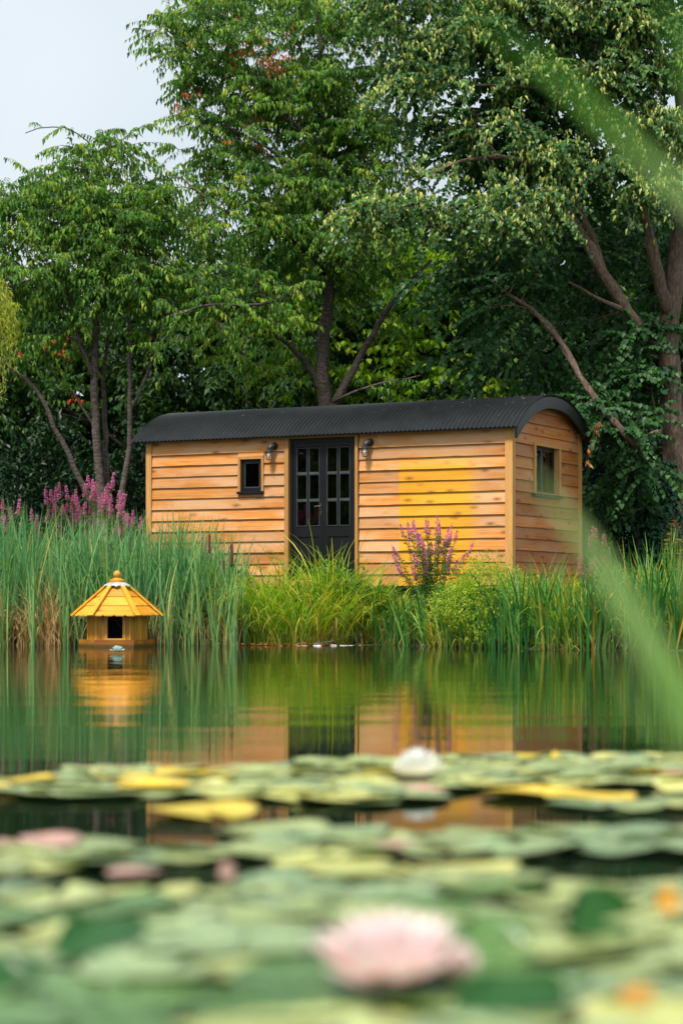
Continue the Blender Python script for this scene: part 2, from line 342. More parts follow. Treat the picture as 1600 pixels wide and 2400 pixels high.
# ------------------------------------------------------------------ ground and water
xs = np.unique(np.concatenate([np.linspace(-400, -26, 12), np.linspace(-26, -9, 18), np.linspace(-9, 9, 91), np.linspace(9, 26, 18), np.linspace(26, 400, 12)]))
ys = np.unique(np.concatenate([np.linspace(-60, 0, 8), np.linspace(0, 3, 16), np.linspace(3, 24, 12), np.linspace(24, 36, 73), np.linspace(36, 60, 25), np.linspace(60, 700, 14)]))
gx, gy = np.meshgrid(xs, ys); gv = np.stack([gx, gy, ground(gx, gy)], -1).reshape(-1, 3)
nx, ny = len(xs), len(ys); k = (np.arange(ny - 1)[:, None] * nx + np.arange(nx - 1)[None]).ravel()
g = link('ground', np_mesh('ground', gv, [np.stack([k, k + 1, k + nx + 1, k + nx], -1)], M['soil'], None, True)); tag(g, kind='structure')
pw = link('pond_water', np_mesh('pond_water', [(-25, 1.2, 0), (25, 1.2, 0), (25, 33, 0), (-25, 33, 0)], [np.array([[0, 1, 2, 3]])], M['water'])); tag(pw, kind='structure')

# ------------------------------------------------------------------ the hut
L, D = 6.54, 2.915; ZB = .87; EX = .1834; K0 = 3.08
UX, UY = -.890, .455
yaw = math.atan2(-UY, -UX)
hut = empty('shepherd_hut', (2.60, 32.0, 0), yaw, 'larch clad shepherd hut with curved black corrugated roof on the bank', 'hut')
EAVE, RISE, CY, HW = 3.30, .60, D / 2, D / 2 + .20
def roofz(y): return EAVE + RISE * (1 - np.abs((np.asarray(y) - CY) / HW) ** 2.25)
WIN = (-4.762, -4.367, 2.437, 2.964); DOOR = (-3.858, -2.653, 1.0, 3.27); EWIN = (.93, 1.93, 2.345, 3.10)

a = Acc()   # wall backing with openings
zt = 3.36
for b in ((-L + .02, WIN[0] - .01, 0, .08, ZB + .02, zt), (WIN[0] - .01, WIN[1] + .01, 0, .08, ZB + .02, WIN[2] - .01), (WIN[0] - .01, WIN[1] + .01, 0, .08, WIN[3] + .01, zt),
          (WIN[1] + .01, DOOR[0] - .01, 0, .08, ZB + .02, zt), (DOOR[0] - .01, DOOR[1] + .01, 0, .08, ZB + .02, .98), (DOOR[0] - .01, DOOR[1] + .01, 0, .08, DOOR[3] + .01, zt), (DOOR[1] + .01, -.02, 0, .08, ZB + .02, zt)):
    boxv(a, b[0], b[1], b[2] + .012, b[3], b[4], b[5])
fw = a.obj('front_wall', M['board_x'], hut)
a = Acc()
for b in ((.1, EWIN[0] - .01, ZB + .02, zt), (EWIN[1] + .01, D - .05, ZB + .02, zt), (EWIN[0] - .01, EWIN[1] + .01, ZB + .02, EWIN[2] - .01), (EWIN[0] - .01, EWIN[1] + .01, EWIN[3] + .01, zt)):
    boxv(a, -.10, -.012, b[0], b[1], b[2], b[3])
gy = np.linspace(.1, D - .1, 16); gt = roofz(gy) - .06
for i in range(15): boxv(a, -.10, -.012, gy[i], gy[i + 1], zt, max(zt + .01, min(gt[i], gt[i + 1])))
ew = a.obj('end_wall', M['board_y'], hut)
a = Acc(); boxv(a, -L, -.02, D - .08, D, ZB, zt + .05); boxv(a, -L, -L + .08, .10, D - .1, ZB, zt)
a.obj('rear_walls', M['board_x'], hut)
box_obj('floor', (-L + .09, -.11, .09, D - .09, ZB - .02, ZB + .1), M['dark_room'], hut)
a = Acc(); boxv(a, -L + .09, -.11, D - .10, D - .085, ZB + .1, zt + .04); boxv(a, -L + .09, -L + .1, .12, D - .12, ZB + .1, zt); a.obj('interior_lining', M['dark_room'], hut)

def board(u0, u1, zb, ztop, wall, clamp=None):
    """lapped weatherboard between u0 and u1; wall 'x' = front (outward -y), 'y' = end (outward +x)"""
    n = max(3, int((u1 - u0) / .16) + 1); u = np.linspace(u0, u1, n)
    ph = rng.uniform(0, 20); wob = .0018 * np.sin(u * 2.3 + ph) + .0010 * np.sin(u * 7 + ph * 2) + rng.normal(0, .0005, n)
    zbv = np.full(n, zb) + wob; zbv -= wob[0] * .3; ztv = np.full(n, ztop)
    if clamp is not None: ztv = np.minimum(ztv, clamp(u))
    ztv = np.maximum(ztv, zbv + .004)
    obot = .044 + rng.uniform(-.004, .005); frac = np.clip((ztv - zb) / (EX + .03), 0, 1); otop = obot * (1 - frac) + .012 * frac
    sec = [(np.full(n, .010), zbv), (np.full(n, obot), zbv + .001), (otop, ztv), (np.full(n, .006), ztv)]
    V = np.zeros((n, 4, 3))
    for j, (o, z) in enumerate(sec):
        V[:, j, 2] = z
        if wall == 'x': V[:, j, 0] = u; V[:, j, 1] = -o
        else: V[:, j, 1] = u; V[:, j, 0] = o
    i = np.arange(n - 1)[:, None] * 4; j = np.arange(4)[None]; jn = (j + 1) % 4
    q = np.stack([i + j, i + jn, i + 4 + jn, i + 4 + j], -1).reshape(-1, 4)
    if wall == 'y': q = q[:, ::-1]
    caps = np.array([[0, 1, 2, 3], [4 * n - 1, 4 * n - 2, 4 * n - 3, 4 * n - 4]])
    a = Acc(); a.add(V.reshape(-1, 3), [q, caps]); return a.obj('board', M['board_' + wall], fw if wall == 'x' else ew)
T = .026
for kk in range(13):
    zb = K0 - EX * kk; ztop = min(zb + EX + T, 3.345) if kk == 0 else zb + EX + T
    if kk == 0: ztop = 3.33
    xl, xr = -L + .062, -3.945
    wl, wr = WIN[0] - .045, WIN[1] + .045
    if 1 <= kk <= 4:
        board(xl, wl, zb, ztop, 'x'); board(wr, xr, zb, ztop, 'x')
        if kk == 1: board(wl + .002, wr - .002, WIN[3] + .047, ztop, 'x')
        if kk == 4: board(wl + .002, wr - .002, zb, WIN[2] - .05, 'x')
    elif kk == 0:
        board(xl, -4.03, zb, ztop, 'x'); board(-4.027, xr, zb, ztop, 'x')
    else: board(xl, xr, zb, ztop, 'x')
    if kk == 0: board(-2.585, -2.27, zb, ztop, 'x'); board(-2.267, -.062, zb, ztop, 'x')
    else: board(-2.585, -.062, zb, ztop, 'x')
rc = lambda u: roofz(u) - .05
for kk in range(-3, 13):
    zb = K0 - EX * kk; ztop = zb + EX + T
    if kk < 0:
        hwid = HW * max(0, 1 - (zb + .055 - EAVE) / RISE) ** (1 / 2.25) if zb + .05 < EAVE + RISE else 0
        y0, y1 = max(.062, CY - hwid), min(D - .062, CY + hwid)
        if y1 - y0 > .15: board(y0, y1, zb, ztop, 'y', rc)
    elif 0 <= kk <= 4:
        if kk == 0: board(.062, D - .062, max(zb, EWIN[3] + .0), ztop, 'y'); 
        else:
            board(.062, EWIN[0] - .085, zb, ztop, 'y'); board(EWIN[1] + .085, D - .062, zb, ztop, 'y')
            if kk == 4: board(EWIN[0] - .083, EWIN[1] + .083, zb, EWIN[2] - .06, 'y')
    else: board(.062, D - .062, zb, ztop, 'y')
for b in ((-.06, .062, -.062, .060, ZB, 3.40), (-L - .045, -L + .06, -.062, .06, ZB, 3.38), (-.06, .062, D - .06, D + .062, ZB, 3.42)):
    box_obj('corner_post', b, M['trim'], hut)
box_obj('eave_board', (-L + .061, -.061, -.058, .01, 3.332, 3.385), M['board_x'], hut)

# corrugated roof
x0r, x1r = -L - .26, .22; lam = .0762
nw = int((x1r - x0r) / lam * 8); ux = np.linspace(x0r, x1r, nw); ty = np.linspace(-1, 1, 30); ty = np.sign(ty) * np.abs(ty) ** .85
yy = CY + HW * ty; zz = roofz(yy); nrm = np.stack([-np.gradient(zz, yy), np.ones_like(zz)], -1); nrm /= np.linalg.norm(nrm, axis=1, keepdims=True)
am = .0125 * np.cos((ux - x0r) / lam * 2 * math.pi)
V = np.zeros((nw, 30, 3)); V[:, :, 0] = ux[:, None]; V[:, :, 1] = yy[None] + am[:, None] * nrm[None, :, 0]; V[:, :, 2] = zz[None] + .012 + am[:, None] * nrm[None, :, 1]
k = (np.arange(nw - 1)[:, None] * 30 + np.arange(29)[None]).ravel()
roof = link('roof', np_mesh('roof', V.reshape(-1, 3), [np.stack([k, k + 30, k + 31, k + 1], -1)], M['black_steel'], None, True), hut)
def arch_band(xa, xb, drop0, drop1, m, name):
    y = CY + HW * np.linspace(-1, 1, 33) * .985; z = roofz(y); a = Acc()
    V = np.zeros((33, 4, 3))
    for j, (x, d) in enumerate(((xa, drop0), (xb, drop0), (xb, drop1), (xa, drop1))):
        V[:, j, 0] = x; V[:, j, 1] = y; V[:, j, 2] = z - d
    i = np.arange(32)[:, None] * 4; j = np.arange(4)[None]; jn = (j + 1) % 4
    a.add(V.reshape(-1, 3), [np.stack([i + j, i + jn, i + 4 + jn, i + 4 + j], -1).reshape(-1, 4), np.array([[3, 2, 1, 0], [128, 129, 130, 131]])])
    return a.obj(name, m, roof, False)
arch_band(x1r - .075, x1r - .03, .004, .19, M['black_paint'], 'bargeboard')
arch_band(x0r + .03, x0r + .075, .004, .12, M['black_paint'], 'bargeboard')
arch_band(x0r + .08, x1r - .08, .012, .03, M['black_paint'], 'ceiling_lining')
a = Acc()   # roofing screws in rows
for f in (-.9, -.62, -.2, .25):
    y = CY + HW * f; z = float(roofz(y))
    for x in np.arange(x0r + lam * 2, x1r - .05, lam * 4):
        lathe(a, [(.014, -.002), (.014, .006), (.006, .016), (.001, .017)], 6, (x, y - .004, z + .02))
o = a.obj('roof_screws', M['lamp_metal'], roof); o['kind'] = 'stuff'
# chassis and iron wheels, mostly behind the plants
box_obj('chassis', (-L + .15, -.15, .18, D - .18, ZB - .16, ZB - .004), M['chassis'], hut)
a = Acc(); n = 20; ang = np.arange(n + 1) / n * 2 * math.pi
tube(a, np.stack([.17 * np.cos(ang), 0 * ang, .17 * np.sin(ang)], -1), .022, 6, cap=False)
for q in range(8): tube(a, [(0, 0, 0), (.16 * math.cos(q * math.pi / 4), 0, .16 * math.sin(q * math.pi / 4))], .012, 5)
tube(a, [(0, -.05, 0), (0, .05, 0)], .04, 8); wm = a.build('wheel', M['chassis'])
for x in (-L + .9, -.9):
    for y in (.25, D - .25):
        o = link('wheel', wm, hut); o.location = (x, y, .62)

# small front window
wroot = None
def frame(acc, x0, x1, z0, z1, y0, y1, w, wb=None):
    wb = wb or w
    boxv(acc, x0, x0 + w, y0, y1, z0, z1); boxv(acc, x1 - w, x1, y0, y1, z0, z1)
    boxv(acc, x0 + w, x1 - w, y0, y1, z1 - w, z1); boxv(acc, x0 + w, x1 - w, y0, y1, z0, z0 + wb)
a = Acc(); frame(a, *WIN[:2], *WIN[2:], -.012, .05, .05, .06); w1 = a.obj('window', M['black_paint'], hut)
a = Acc(); frame(a, WIN[0] + .052, WIN[1] - .052, WIN[2] + .062, WIN[3] - .052, -.004, .03, .014); a.obj('bead', M['bead_highlight'], w1)
link('pane', box_obj('pane', (WIN[0] + .06, WIN[1] - .06, .012, .016, WIN[2] + .07, WIN[3] - .06), M['glass']).data, w1)
bpy.data.objects.remove([o for o in bpy.data.objects if o.name.startswith('pane') and o.parent is None][0])
a = Acc(); boxv(a, WIN[0] - .05, WIN[1] + .05, -.09, -.002, WIN[2] - .042, WIN[2] - .002); a.obj('sill', M['black_paint'], w1)
a = Acc(); boxv(a, WIN[0] - .043, WIN[0] - .002, -.060, .02, WIN[2] - .001, WIN[3] + .044); boxv(a, WIN[1] + .002, WIN[1] + .043, -.060, .02, WIN[2] - .001, WIN[3] + .044)
boxv(a, WIN[0] - .001, WIN[1] + .001, -.059, .02, WIN[3] + .002, WIN[3] + .043); a.obj('surround', M['trim'], w1)

# double door
a = Acc(); boxv(a, DOOR[0] - .075, DOOR[0] - .002, -.064, .06, ZB, 3.335); boxv(a, DOOR[1] + .002, DOOR[1] + .055, -.064, .06, ZB, 3.335)
boxv(a, DOOR[0] - .001, DOOR[1] + .001, -.063, .06, DOOR[3] + .002, 3.334); a.obj('door_surround', M['trim'], hut)
a = Acc(); boxv(a, DOOR[0], DOOR[0] + .05, .0, .06, .98, DOOR[3]); boxv(a, DOOR[1] - .05, DOOR[1], .0, .06, .98, DOOR[3]); boxv(a, DOOR[0] + .05, DOOR[1] - .05, .0, .06, 3.20, DOOR[3])
a.obj('door_frame', M['black_paint'], hut)
mid = (DOOR[0] + DOOR[1]) / 2
for side in (0, 1):
    xa, xb = (DOOR[0] + .053, mid - .002) if side == 0 else (mid + .002, DOOR[1] - .053)
    st = .066; z0, z1 = 1.0, 3.197; pz0, pz1 = 1.835, 3.135
    a = Acc()
    boxv(a, xa, xa + st, .012, .052, z0, z1); boxv(a, xb - st, xb, .012, .052, z0, z1)
    boxv(a, xa + st, xb - st, .012, .052, pz1, z1); boxv(a, xa + st, xb - st, .012, .052, 1.70, pz0); boxv(a, xa + st, xb - st, .012, .052, z0, 1.13)
    boxv(a, xa + st, xb - st, .026, .04, 1.13, 1.70)
    door = a.obj('door', M['black_paint'], hut)
    a = Acc(); frame(a, xa + st, xb - st, 1.13, 1.70, .010, .03, .022); a.obj('panel_moulding', M['black_paint'], door)
    pw_, ph_ = (xb - xa - 2 * st), (pz1 - pz0) / 3
    xm = (xa + xb) / 2
    a = Acc(); boxv(a, xm - .017, xm + .017, .008, .04, pz0, pz1); a.obj('muntin', M['black_paint'], door)
    for r_ in (1, 2):
        zm = pz0 + ph_ * r_
        for (c0, c1) in ((xa + st, xm - .0175), (xm + .0175, xb - st)):
            a = Acc(); boxv(a, c0, c1, .002, .04, zm - .013, zm + .013); a.obj('glazing_bar', M['bead_highlight'], door)
    for r_ in range(3):
        for (c0, c1) in ((xa + st, xm - .018), (xm + .018, xb - st)):
            za, zb_ = pz0 + ph_ * r_ + .013, pz0 + ph_ * (r_ + 1) - .013
            a = Acc(); frame(a, c0, c1, za + .001, zb_ - .001, .006, .02, .010); bd = a.obj('bead', M['bead_highlight'], door)
            a = Acc(); boxv(a, c0 + .005, c1 - .005, .022, .026, za, zb_); a.obj('pane', M['glass'], door)
    if side == 0:
        a = Acc(); boxv(a, xb - .052, xb - .028, .006, .0115, 2.03, 2.22); hp = a.obj('handle', M['lamp_metal'], door)
        a = Acc(); tube(a, [(xb - .040, .005, 2.17), (xb - .040, -.035, 2.17), (xb - .048, -.042, 2.17), (xb - .135, -.042, 2.165)], [.008, .008, .009, .007], 8); tube(a, [(xb - .040, .005, 2.07), (xb - .040, .001, 2.07)], .008, 8); a.obj('lever', M['chrome'], hp, False)

# end window: casement with curtains behind the glass
EX0 = .03
def ybox(acc, y0, y1, z0, z1, xa, xb): boxv(acc, xa, xb, y0, y1, z0, z1)
y0, y1, z0, z1 = EWIN
a = Acc()
for (p, q, r_, s_) in ((y0, y0 + .06, z0, z1), (y1 - .06, y1, z0, z1), (y0 + .06, y1 - .06, z1 - .06, z1), (y0 + .06, y1 - .06, z0, z0 + .065), (y0 + .40, y0 + .51, z0 + .065, z1 - .06)):
    ybox(a, p, q, r_, s_, -.085, -.03)
w2 = a.obj('window', M['black_paint'], hut)
for (p, q) in ((y0 + .061, y0 + .399), (y0 + .511, y1 - .061)):
    a = Acc(); ybox(a, p, q, z0 + .066, z1 - .061, -.062, -.057); a.obj('pane', M['glass'], w2)
a = Acc(); ybox(a, y0 - .10, y1 + .09, z0 - .05, z0 - .003, -.06, .09); a.obj('sill', M['black_paint'], w2)
a = Acc(); ybox(a, y0 - .08, y0 - .001, z0 - .002, z1 + .002, -.09, .064); ybox(a, y1 + .001, y1 + .08, z0 - .002, z1 + .002, -.09, .064); ybox(a, y0 - .079, y1 + .079, z1 + .003, z1 + .045, -.09, .062); a.obj('surround', M['trim'], w2)
for (p, q) in ((y0 + .03, y0 + .34), (y1 - .46, y1 - .02)):
    n = 40; u = np.linspace(p, q, n); xo = -.16 + .022 * np.sin((u - p) * 62) + .008 * np.sin(u * 23)
    V = np.zeros((n, 2, 3)); V[:, :, 0] = xo[:, None]; V[:, :, 1] = u[:, None]; V[:, 0, 2] = z0 - .1; V[:, 1, 2] = z1 + .05
    i = np.arange(n - 1) * 2; a = Acc(); a.add(V.reshape(-1, 3), [np.stack([i, i + 2, i + 3, i + 1], -1)]); a.obj('curtain', M['curtain'], w2, True)

# bulkhead lamps either side of the doors
HM = Matrix.Translation((2.60, 32.0, 0)) @ Matrix.Rotation(yaw, 4, 'Z')
def wall_lamp(x, z, label):
    p = HM @ Vector((x, -.046, z)); r = empty('wall_lamp', p, yaw, label, 'lamp', 'caged wall lamps beside the doors')
    a = Acc(); ang = np.linspace(0, math.pi / 2, 7)
    a.add(*ringdisc(.062, .0, .022)); a.obj('back_plate', M['lamp_metal'], r, False)
    a = Acc(); P = [(0, -.02, 0), (0, -.06, 0)] + [(-.055 * s, -.06 - .05 * math.sin(t), -.06 * (1 - math.cos(t))) for t, s in zip(np.linspace(.2, 1.5, 5), np.linspace(.1, 1, 5))]
    P = [(0, -.02, 0), (-.005, -.065, .002), (-.022, -.10, -.012), (-.035, -.118, -.04), (-.038, -.12, -.075)]
    tube(a, P, [.046, .045, .044, .044, .046], 12); a.obj('elbow', M['lamp_metal'], r, True)
    cx, cy = -.038, -.12
    a = Acc(); lathe(a, [(.046, -.06), (.052, -.062), (.054, -.085), (.058, -.09), (.058, -.103), (.045, -.105)], 16, (cx, cy, 0)); a.obj('collar', M['lamp_metal'], r, False)
    a = Acc(); lathe(a, [(.018, -.106), (.020, -.12), (.032, -.15), (.034, -.172), (.022, -.195), (.004, -.202)], 14, (cx, cy, 0)); a.obj('bulb', M['bulb'], r, True)
    a = Acc()
    for q in range(6):
        t = q * math.pi / 3 + .2; c, s = math.cos(t), math.sin(t)
        tube(a, [(cx + rr * c, cy + rr * s, zz_) for rr, zz_ in ((.052, -.10), (.054, -.19), (.042, -.222), (.018, -.236), (.002, -.238))], .0042, 5)
    for rr, zz_ in ((.055, -.165), (.03, -.232)):
        t = np.linspace(0, 2 * math.pi, 17); tube(a, np.stack([cx + rr * np.cos(t), cy + rr * np.sin(t), np.full(17, zz_)], -1), .0042, 5, cap=False)
    a.obj('cage', M['lamp_metal'], r, False)
def ringdisc(r, y0, y1, n=18):
    t = np.arange(n) / n * 2 * math.pi; c, s = r * np.cos(t), r * np.sin(t)
    V = np.concatenate([np.stack([c, np.full(n, -y0), s], -1), np.stack([c, np.full(n, -y1), s], -1)]); i = np.arange(n); j = (i + 1) % n
    return V, [np.stack([i, j, j + n, i + n], -1), np.arange(n)[None], (np.arange(n) + n)[None, ::-1]]
wall_lamp(-4.12, 3.165, 'dark caged wall lamp above right of the small window')
wall_lamp(-2.381, 3.165, 'dark caged wall lamp on boards right of the doors')

# ------------------------------------------------------------------ duck house
dc = W(275, 1510, 29.0); dh = empty('duck_house', (dc[0], 29.0, 0), R(1.5), 'yellow hexagonal wooden duck house floating before the cattails', 'duck house')
def hexp(r, k, rot=30.0): t = R(rot + 60 * k + 180); return np.array([r * math.cos(t), r * math.sin(t)])
# corners with a flat face towards the camera: angles 0,60,120...
HA = [R(60 * k) for k in range(6)]
def hx(r, k): return np.array([r * math.cos(HA[k % 6]), r * math.sin(HA[k % 6])])
def slab(name, P4, thick, m, parent, wob=0):
    """a board from 4 corner points (outer face) with thickness inward along its normal"""
    P = np.asarray(P4, float); n = np.cross(P[1] - P[0], P[3] - P[0]); n /= np.linalg.norm(n)
    V = np.concatenate([P, P - n * thick]); a = Acc()
    a.add(V, [[(0, 1, 2, 3), (7, 6, 5, 4), (0, 4, 5, 1), (1, 5, 6, 2), (2, 6, 7, 3), (3, 7, 4, 0)]]); return a.obj(name, m, parent)
a = Acc(); RB = .53
V = [(*hx(RB - .02, k), z) for z in (-.06, .085) for k in range(6)]; a.add(V, [np.array([[k, (k + 1) % 6, (k + 1) % 6 + 6, k + 6] for k in range(6)]), np.array([[5, 4, 3, 2, 1, 0], [6, 7, 8, 9, 10, 11]])])
raft = a.obj('raft', M['duck_base'], dh)
for k in range(6):
    A, B = hx(RB, k), hx(RB, k + 1)
    slab('edge_board', [(*A, -.05), (*B, -.05), (*B, .10), (*A, .10)], .022, M['duck_base'], raft)
walls = empty('wall_ring', (0, 0, 0)); walls.parent = dh
RW = .405
for k in range(6):
    A, B = hx(RW, k), hx(RW, k + 1)
    if k == 4:      # front face with arched doorway
        ww = np.linalg.norm(B - A); e = (B - A) / ww; nrm2 = np.array([e[1], -e[0]])
        hwid = .104; z0, z1, zsp = .088, .54, .37
        arc = [(-hwid, z0 + .03)] + [(-hwid * math.cos(t) * 1.0, zsp + .09 * math.sin(t)) for t in np.linspace(0, math.pi, 13)] + [(hwid, z0 + .03)]
        outl = [(-.145, z0)] + [(-.145, z1)] + [(x, z1) for x, z in arc[2:-2]] + [(.145, z1), (.145, z0)]
        # build as strip between arch outline and outer outline
        pts_i = arc; m_ = len(pts_i)
        pts_o = [(-.145, z0 + .03), (-.145, zsp)] + [(-.145 + .29 * i / (m_ - 5), z1) for i in range(m_ - 4)] + [(.145, zsp), (.145, z0 + .03)]
        C = (A + B) / 2
        def p3(x, z, off): q = C + e * x + nrm2 * off; return (q[0], q[1], z)
        V = [p3(*p, .012) for p in pts_i] + [p3(*p, .012) for p in pts_o] + [p3(*p, -.02) for p in pts_i] + [p3(*p, -.02) for p in pts_o]
        q = []
        for i in range(m_ - 1):
            q += [(i, i + 1, m_ + i + 1, m_ + i), (2 * m_ + i + 1, 2 * m_ + i, 3 * m_ + i, 3 * m_ + i + 1), (i + 1, i, 2 * m_ + i, 2 * m_ + i + 1), (m_ + i, m_ + i + 1, 3 * m_ + i + 1, 3 * m_ + i)]
        a = Acc(); a.add(V, [np.array(q)]); a.obj('doorway_panel', M['duck_wall'], dh)
        slab('threshold', [p3(-.145, z0, .013), p3(.145, z0, .013), p3(.145, z0 + .03, .013), p3(-.145, z0 + .03, .013)], .033, M['duck_wall'], dh)
        segs = [(-ww / 2, -.147), (.147, ww / 2)]
        for (s0, s1) in segs:
            n_ = 1
            slab('wall_board', [p3(s0, z0, 0), p3(s1, z0, 0), p3(s1, z1, 0), p3(s0, z1, 0)], .018, M['duck_wall'], dh)
    else:
        for b in range(4):
            P, Q = A + (B - A) * (b / 4 + .006), A + (B - A) * ((b + 1) / 4 - .006)
            off = unit(np.array([(A + B)[0], (A + B)[1]])) * (.004 * (b % 2))
            P, Q = P + off, Q + off
            slab('wall_board', [(*P, .088), (*Q, .088), (*Q, .54), (*P, .54)], .018, M['duck_wall'], dh)
    a = Acc(); c = hx(RW + .002, k); tube(a, [(*c, .088), (*c, .53)], .014, 6); a.obj('corner_strip', M['duck_wall'], dh)
bpy.data.objects.remove(walls)
a = Acc(); V = [(*hx(.37, k), z) for z in (.089, .53) for k in range(6)]
a.add(V, [np.array([[k + 6, (k + 1) % 6 + 6, (k + 1) % 6, k] for k in (0, 1, 2, 3, 5)])]); a.obj('dark_lining', M['chassis'], dh)
# roof: three lapped boards on each face, battens on the hips
rings = [(.605, .432), (.455, .565), (.315, .69), (.165, .825)]
for k in range(6):
    for j in range(3):
        (ra, za), (rb, zb) = rings[j], rings[j + 1]; lift = .010
        A, B, Cq, Dq = hx(ra, k), hx(ra, k + 1), hx(rb - .01, k + 1), hx(rb - .01, k)
        if j == 0:    # lowest board with a scalloped edge
            n_ = 25; P = []
            for i in range(n_):
                f = i / (n_ - 1); s = f * 4 % 1.0; q = A + (B - A) * f
                rise = .016 if s < .06 or s > .94 else (.009 if s < .12 or s > .88 else .0)
                if f in (0, 1): rise = 0
                mdir = (Cq + Dq) / 2 - (A + B) / 2
                P.append((*(q + mdir * rise * 6.0 * .8), za + lift + rise * .8))
            top = [(*(Dq + (Cq - Dq) * i / (n_ - 1)), zb + .004) for i in range(n_)]
            V = P + top + [(x, y, z - .016) for x, y, z in P] + [(x, y, z - .016) for x, y, z in top]
            q4 = []
            for i in range(n_ - 1): q4 += [(i, i + 1, n_ + i + 1, n_ + i), (2 * n_ + i + 1, 2 * n_ + i, 3 * n_ + i, 3 * n_ + i + 1), (i + 1, i, 2 * n_ + i, 2 * n_ + i + 1)]
            ac = Acc(); ac.add(V, [np.array(q4)]); ac.obj('roof_board', M['duck_roof'], dh)
        else:
            slab('roof_board', [(*A, za + lift), (*B, za + lift), (*Cq, zb + .004), (*Dq, zb + .004)], .016, M['duck_roof'], dh)
    # hip batten
    A, B = np.array([*hx(.635, k), .425]), np.array([*hx(.15, k), .855])
    tang = np.array([-math.sin(HA[k]), math.cos(HA[k]), 0]) * .038; up = np.array([math.cos(HA[k]) * .6, math.sin(HA[k]) * .6, .8])
    slab('hip_batten', [A - tang + up * .022, A + tang + up * .022, B + tang * .8 + up * .022, B - tang * .8 + up * .022], .026, M['duck_batten'], dh)
a = Acc(); n = 36; t = np.arange(n) / n * 2 * math.pi; wv = .012 * np.cos(t * 6 * 2)
prof = [(.165, .855), (.185, .832)]
V = np.concatenate([np.stack([(.10) * np.cos(t), .10 * np.sin(t), np.full(n, .900)], -1), np.stack([(.165) * np.cos(t), .165 * np.sin(t), np.full(n, .872)], -1), np.stack([(.195 + wv) * np.cos(t), (.195 + wv) * np.sin(t), .846 - wv * .9], -1)])
i = np.arange(n); j = (i + 1) % n
a.add(V, [np.concatenate([np.stack([i + n, j + n, j, i], -1), np.stack([i + 2 * n, j + 2 * n, j + n, i + n], -1)]), np.arange(n)[None]]); a.obj('lead_flashing', M['lead'], dh, True)
a = Acc(); lathe(a, [(.0, .895), (.105, .896), (.108, .925), (.098, .935), (.06, .945), (.052, .958), (.03, .962)], 24); a.obj('finial_base', M['duck_batten'], dh, False)
a = Acc(); lathe(a, [(.004, .955)] + [(.054 * math.sin(t_), 1.008 - .054 * math.cos(t_)) for t_ in np.linspace(.35, 3.05, 12)], 24); a.obj('finial_ball', M['duck_wall'], dh, True)


# ------------------------------------------------------------------ trees
def bez(q, c, p, n, r, wob):
    t = np.linspace(0, 1, n)[:, None]; P = (1 - t) ** 2 * q + 2 * t * (1 - t) * c + t * t * p
    P[1:-1] += r.normal(0, wob, (n - 2, 3)); return P
def resample(P, step=.25):
    P = np.asarray(P, float); d = np.concatenate([[0], np.cumsum(np.linalg.norm(np.diff(P, axis=0), axis=1))])
    n = max(2, int(d[-1] / step) + 1); s = np.linspace(0, d[-1], n)
    Q = np.stack([np.interp(s, d, P[:, i]) for i in range(3)], -1)
    for _ in range(2): Q[1:-1] = .25 * Q[:-2] + .5 * Q[1:-1] + .25 * Q[2:]
    return Q
def ell_points(r, ells, N_, dome=False):
    vol = np.array([e[3] * e[4] * e[5] for e in ells]); idx = r.choice(len(ells), N_, p=vol / vol.sum()); P = []
    for i in idx:
        px, py, d, rx, rz, ry = ells[i][:6]; v = r.normal(0, 1, 3); v /= np.linalg.norm(v); rad = r.uniform(.15, 1) ** .45
        if dome: v[2] = abs(v[2]) - .25; rad = r.uniform(.45, 1) ** .4
        P.append(W(px, py, d) + v * rad * np.array([rx, ry, rz]))
    return np.array(P)
def grow(r, acc, limbs, targets, droop=.12, tip=.006, sides=6):
    """limbs: (points, r0, r1). connects every target to the nearest wood with a curved, tapering branch"""
    nodes, rad = [], []
    for P, r0, r1 in limbs:
        Q = resample(P); rr = np.linspace(r0, r1, len(Q)); Q[1:-1] += r.normal(0, .012, (len(Q) - 2, 3))
        tube(acc, Q, rr, max(7, sides)); nodes.append(Q); rad.append(rr)
    nodes = np.concatenate(nodes); rad = np.concatenate(rad); out = []
    dmin = np.array([np.min(np.linalg.norm(nodes - p, axis=1)) for p in targets])
    for ti in np.argsort(dmin):
        p = targets[ti]; dv = p - nodes; dist = np.linalg.norm(dv, axis=1)
        cost = dist + .7 * np.maximum(0, nodes[:, 2] - p[2]) - .15 * np.log(rad / .006)
        i = int(np.argmin(cost)); q = nodes[i]; ln = dist[i]
        if ln < .08: continue
        c = q + (p - q) * .5 + np.array([0, 0, droop * ln * 1.3])
        n = int(np.clip(ln / .2, 4, 9)); P = bez(q, c, p, n, r, .02 * min(1, ln))
        r0 = float(np.clip(.006 + .011 * ln, .006, .75 * rad[i])); rr = np.linspace(r0, min(tip, r0), n)
        tube(acc, P, rr, 5 if r0 > .015 else 4, cap=False)
        nodes = np.concatenate([nodes, P[1:]]); rad = np.concatenate([rad, rr[1:]])
        out.append(P)
    return out
